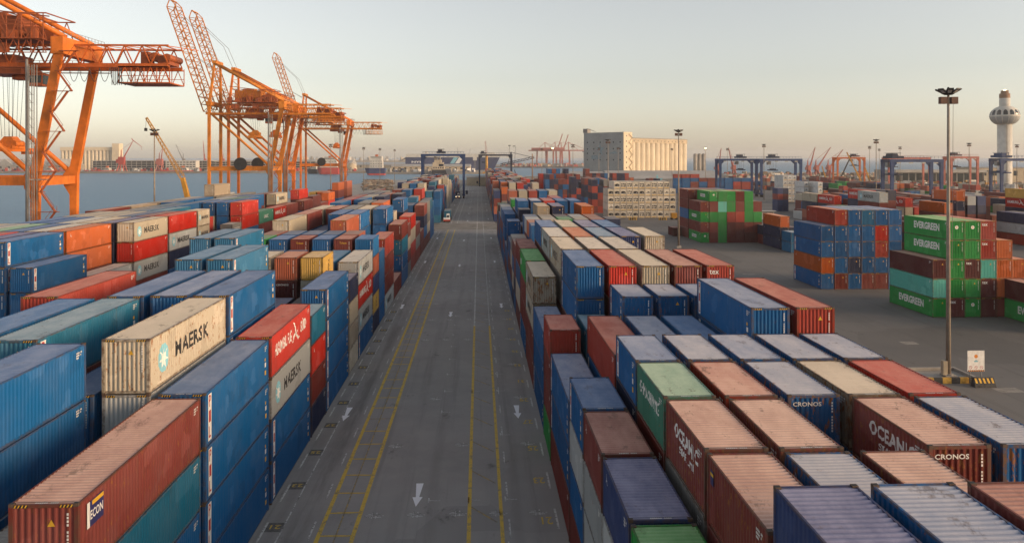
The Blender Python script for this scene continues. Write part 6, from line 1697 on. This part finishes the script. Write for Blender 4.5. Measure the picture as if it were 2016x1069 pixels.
# yellow harbour cranes
def lattice_boom(root, p, q, w, n, mat, name='lattice_boom'):
    p = Vector(p); q = Vector(q); d = (q-p).normalized(); a = d.cross(Vector((0, 1, 0))).normalized(); c = Vector((0, 1, 0)); b = MB()
    cs = [a*w/2+c*w/2, a*w/2-c*w/2, -a*w/2-c*w/2, -a*w/2+c*w/2]
    for o_ in cs: b.bar(p+o_, q+o_*.4, w*.11, w*.11)
    for k in range(n):
        t0, t1 = k/n, (k+1)/n; s0, s1 = 1-.6*t0, 1-.6*t1
        for i in range(4):
            b.bar(p.lerp(q, t0)+cs[i]*s0, p.lerp(q, t1)+cs[(i+1) % 4]*s1, w*.06, w*.06)
    return b.build(name, mat, root)
d = 251; q0 = at(378, d); root = empty('mobile_harbour_crane', (q0.x, q0.y, 0)); tp = at(288, d)-q0
b = MB(); b.box(-4, -3, .6, 5, 3, 3.2); b.box(-3, -2.2, 3.2, 3, 2.2, 7); b.build('carrier', MAT['yellow_steel'], root)
for x in (-3, -1, 1.5, 3.8): b = MB(); b.tube((x, -3.1, .7), (x, 3.1, .7), .7, n=12); b.build('wheel', MAT['rubber'], root)
b1_ = Vector((-.3, 0, 6.5)); b2_ = Vector((-3.0, 0, 17.5)); tipz = hz(232, d)
b = MB(); b.bar(b1_, b2_, 1.6, 1.5, w2=1.3, h2=1.2); b.build('boom_foot', MAT['yellow_steel'], root)
lattice_boom(root, b2_, (tp.x, tp.y, tipz), 1.35, 18, MAT['yellow_steel'])
b = MB(); b.bar((tp.x, tp.y, tipz), (tp.x-.2, tp.y, tipz-3.4), .08, .08); b.box(tp.x-.5, tp.y-.4, tipz-4.4, tp.x+.2, tp.y+.4, tipz-3.4); b.build('hook_block', MAT['dark'], root)
tag(root, 'yellow mobile crane with long lattice boom leaning over the quay', 'mobile crane')
for px, d, tp, ty, bz, lb in ((1698, 620, 1667, 300, 3, 'yellow telescopic crane boom crossing the orange gantry'), (1650, 640, 1676, 306, 3, 'dark telescopic crane boom leaning under the orange gantry'), (1628, 700, 1618, 327, 2, 'short yellow crane boom right of the blue gantry'), (1716, 620, 1702, 328, 2, 'short yellow crane boom at the foot of the orange gantry')):
    q = at(px, d); t = at(tp, d)-q; o = empty('mobile_crane', q); b = MB(); b.box(-3, -1.5, .5, 3, 1.5, 3); b.build('carrier', MAT['yellow_steel'], o)
    for x in (-2, 0, 2): b = MB(); b.tube((x, -1.6, .55), (x, 1.6, .55), .55, n=10); b.build('wheel', MAT['rubber'], o)
    b = MB(); b.bar((0, 0, bz), (t.x, t.y, hz(ty, d)), 1.1, 1.1, w2=.7, h2=.7); b.build('telescopic_boom', MAT['yellow_steel' if 'yellow' in lb else 'dark'], o); tag(o, lb, 'mobile crane')
# yellow pylon crane and pillar by the car carrier
q = at(958, 1150); o = empty('pillar_crane', q); b = MB(); b.tube((0, 0, .8), (0, 0, 30), 2.2, 1.8, n=14); b.build('pillar', MAT['yellow_steel'], o); b = MB(); b.box(-6, -5, .8, 6, 5, 3); b.build('foot', MAT['yellow_steel'], o)
lattice_boom(o, (0, 0, 28), (-2.0, 0, hz(278, 1150)), 2.8, 12, MAT['pink_steel']); b = MB(); b.box(-4, -2, 27, 5, 2, 31); b.build('machinery_house', MAT['offwhite'], o); tag(o, 'yellow pillar crane with upright lattice jib between the road-end gantries', 'crane')
q = at(935, 1180); o = empty('loading_tower', q); b = MB(); lattice_boom(o, (0, 0, .8), (0, 0, 20), 4, 6, MAT['grey_steel'], 'lattice_post'); b.box(-3, -3, 20, 3, 3, 27); b.build('cabin', MAT['offwhite'], o); tag(o, 'pale loading tower before the car carrier hull', 'tower')
# dark slanting lattice boom beside the second gantry
d = 640; q = at(1048, d); o = empty('conveyor_boom', (q.x, q.y, 0)); pa = at(985, d)-q; pb = at(1052, d)-q
b = MB(); truss(b, (pa.x, pa.y, hz(327, d)), (pb.x, pb.y, hz(312, d)), (0, 0, 1), 1.6, 10, .4, .25); truss(b, (pa.x, pa.y+2, hz(327, d)), (pb.x, pb.y+2, hz(312, d)), (0, 0, 1), 1.6, 10, .4, .25); b.build('lattice_boom', MAT['rtg_dark'], o)
b = MB(); c_ = at(1006, d)-q; b.bar((c_.x, c_.y, hz(300, d)), (pb.x, pb.y, hz(311, d)), .35, .35); b.bar((c_.x, c_.y, hz(300, d)), (pa.x+6, pa.y, hz(325, d)), .3, .3); b.build('tie_bar', MAT['rtg_dark'], o)
b = MB(); b.tube((0, 0, 0), (0, 0, hz(303, d)), .55, .4, n=10); b.build('support_pole', MAT['brown_wall'], o)
b = MB(); b.bar((c_.x, c_.y, 0), (c_.x, c_.y, hz(300, d)), 1.2, 1.2); b.bar((c_.x+6, c_.y, 0), (c_.x+3, c_.y, 14), .6, .6); b.build('support_leg', MAT['rtg_dark'], o)
tag(o, 'dark slanting lattice loading boom right of the road-end gantry', 'loading boom')
# far group of faded red cranes
def far_sts(px, d, up_, label, sc=1.0):
    q = at(px, d); root = empty('distant_quay_crane', q); b = MB(); w = 13*sc
    for x in (-w, w):
        for y in (-9, 9): b.bar((x, y, 1.2), (x*.9, y, 44*sc), 2.2, 2.2)
        b.box(x-1.2, -9, 14, x+1.2, 9, 16.5)
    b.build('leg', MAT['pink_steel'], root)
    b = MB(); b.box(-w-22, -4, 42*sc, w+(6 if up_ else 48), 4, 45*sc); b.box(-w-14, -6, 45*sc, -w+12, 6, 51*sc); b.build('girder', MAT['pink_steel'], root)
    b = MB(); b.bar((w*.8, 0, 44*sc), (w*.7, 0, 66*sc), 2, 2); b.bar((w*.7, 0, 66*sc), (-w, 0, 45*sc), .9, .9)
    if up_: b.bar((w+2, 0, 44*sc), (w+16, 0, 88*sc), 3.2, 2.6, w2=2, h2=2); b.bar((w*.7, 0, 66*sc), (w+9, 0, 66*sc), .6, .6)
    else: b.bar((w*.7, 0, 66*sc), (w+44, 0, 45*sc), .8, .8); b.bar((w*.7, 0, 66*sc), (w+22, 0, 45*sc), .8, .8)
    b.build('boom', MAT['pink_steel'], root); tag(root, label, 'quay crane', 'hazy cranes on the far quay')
far_sts(1066, 2080, False, 'hazy red crane with lowered boom, leftmost of the far quay group'); far_sts(1086, 2060, True, 'hazy red crane with raised boom in the far quay group'); far_sts(1098, 2120, True, 'hazy red crane with raised boom behind its neighbour on the far quay'); far_sts(1112, 2050, False, 'hazy red crane with long lowered boom, rightmost of the far quay group')
for px, top, lb in ((1003, 288, 'slim grey floodlight tower left of the far cranes'), (1012, 289, 'slanting faded jib left of the far cranes'), (1149, 300, 'slim dark mast right of the far cranes')):
    d = 1900; q = at(px, d); o = empty('harbour_post', q); lattice_boom(o, (0, 0, 1), (4 if 'jib' in lb else 0, 0, hz(top, d)), 3, 10, MAT['grey_steel'], 'lattice_post'); b = MB(); b.box(-3, -3, hz(top, d), 3, 3, hz(top, d)+2); b.build('post_head', MAT['dark'], o); tag(o, lb, 'post')

# ------------------------------------------------------------------ terminal tractors
def yard_truck(x, y, boxes, label, lit=False):
    root = empty('terminal_tractor', (x, y, 0))
    b = MB(); b.box(-1.2, 0, .55, 1.2, 2.2, 1.0); b.box(-1.15, 2.2, .6, 1.15, 4.6, .85); b.box(-1.25, -.18, .45, 1.25, .02, .95); b.build('chassis', MAT['hull_red'], root)
    b = MB(); b.hexa([(-1.2, .02, 1.0), (1.2, .02, 1.0), (1.2, 1.5, 1.0), (-1.2, 1.5, 1.0), (-1.2, .5, 1.55), (1.2, .5, 1.55), (1.2, 1.5, 1.7), (-1.2, 1.5, 1.7)]); b.build('bonnet', MAT['white'], root)
    b = MB(); b.hexa([(-.2, .55, 1.6), (1.0, .55, 1.6), (1.0, 2.0, 1.6), (-.2, 2.0, 1.6), (-.1, .75, 3.1), (.95, .75, 3.1), (.95, 2.0, 3.1), (-.1, 2.0, 3.1)]); cb = b.build('cab', MAT['white'], root)
    b = MB(); b.quad((-.08, .54, 1.75), (.9, .54, 1.75), (.84, .72, 2.8), (-.0, .72, 2.8)); b.build('windscreen', MAT['glass'], cb)
    for sx in (-.95, .95):
        for yy in (.7, 3.6): b = MB(); b.tube((sx-.18, yy, .52), (sx+.18, yy, .52), .52, n=14); b.build('wheel', MAT['rubber'], root)
        b = MB(); b.box(sx-.12, -.2, .95, sx+.12, -.17, 1.1); b.build('headlight', MAT['lit_lamp'] if lit else MAT['lampglass'], root)
    tr = empty('container_trailer', (x, y+4.0, 0)); b = MB(); b.box(-1.1, 0, 1.05, 1.1, 13.2, 1.35); b.build('trailer_bed', MAT['rtg_dark'], tr)
    for sx in (-.9, .9):
        for yy in (10.4, 11.7): b = MB(); b.tube((sx-.25, yy, .5), (sx+.25, yy, .5), .5, n=14); b.build('wheel', MAT['rubber'], tr)
    tag(tr, 'flat trailer behind the '+label, 'trailer'); tag(root, label, 'truck')
    for k, c in enumerate(boxes):
        col = (*CC[c][0], .3); o = link('shipping_container', cmesh('whole', LN[20], HT['s']), None, (x, y+4.5+6.3*k, 1.36), col)
        tag(o, f"{CC[c][1]} short container riding on the trailer of the {label.split(' beside')[0].split(' under')[0]}", 'container', 'containers carried by terminal tractors')
yard_truck(-12.0, 287.5, 'TW', 'white terminal tractor with red bumper beside the road')
yard_truck(-12.6, 455.0, 'N', 'dark terminal tractor with lit lamps under the blue gantry', True)

# palms by the terminal building
for px, d, h, lb in ((1945, 640, 13, 'palm tree left of the white tower'), (1934, 660, 11, 'small palm tree near the terminal building end'), (1957, 640, 12.5, 'palm tree against the white tower base')):
    q = at(px, d); o = empty('palm_tree', q); b = MB(); b.tube((0, 0, 0), (.3, 0, h), .35, .22, n=8); b.build('trunk', MAT['bark'], o)
    b = MB(); r = random.Random(px)
    for k in range(26):
        t = r.uniform(0, 6.28); ln = r.uniform(2.2, 3.4); up2 = r.uniform(.1, 1.3); pr = Vector((.3, 0, h)); dv = Vector((math.cos(t), math.sin(t), 0)); sd_ = Vector((-math.sin(t), math.cos(t), 0))*.38
        for j in range(4):
            f0, f1 = j/4, (j+1)/4; p0_ = pr+dv*ln*f0+Vector((0, 0, up2*(f0*2-2.6*f0*f0))); p1_ = pr+dv*ln*f1+Vector((0, 0, up2*(f1*2-2.6*f1*f1)))
            b.quad(p0_-sd_*(1-f0*.7), p0_+sd_*(1-f0*.7), p1_+sd_*(1-f1*.9), p1_-sd_*(1-f1*.9))
    b.build('crown', MAT['leaf'], o); tag(o, lb, 'palm tree')

# ------------------------------------------------------------------ haze
HAZE = 1.0e-4
b = MB(); b.box(-5200, -420, -7.2, 5200, 9000, 96.0)
hm = bpy.data.materials.new('haze_air'); hm.use_nodes = True; t_ = hm.node_tree
for n_ in list(t_.nodes): t_.nodes.remove(n_)
vo_ = t_.nodes.new('ShaderNodeVolumePrincipled'); vo_.inputs['Color'].default_value = (.97, .93, .90, 1); vo_.inputs['Density'].default_value = HAZE; vo_.inputs['Anisotropy'].default_value = .2
mo_ = t_.nodes.new('ShaderNodeOutputMaterial'); t_.links.new(vo_.outputs[0], mo_.inputs['Volume'])
hz_o = b.build('haze', hm); tag(hz_o, 'thin pale haze lying over the whole harbour', 'haze', None, 'stuff')
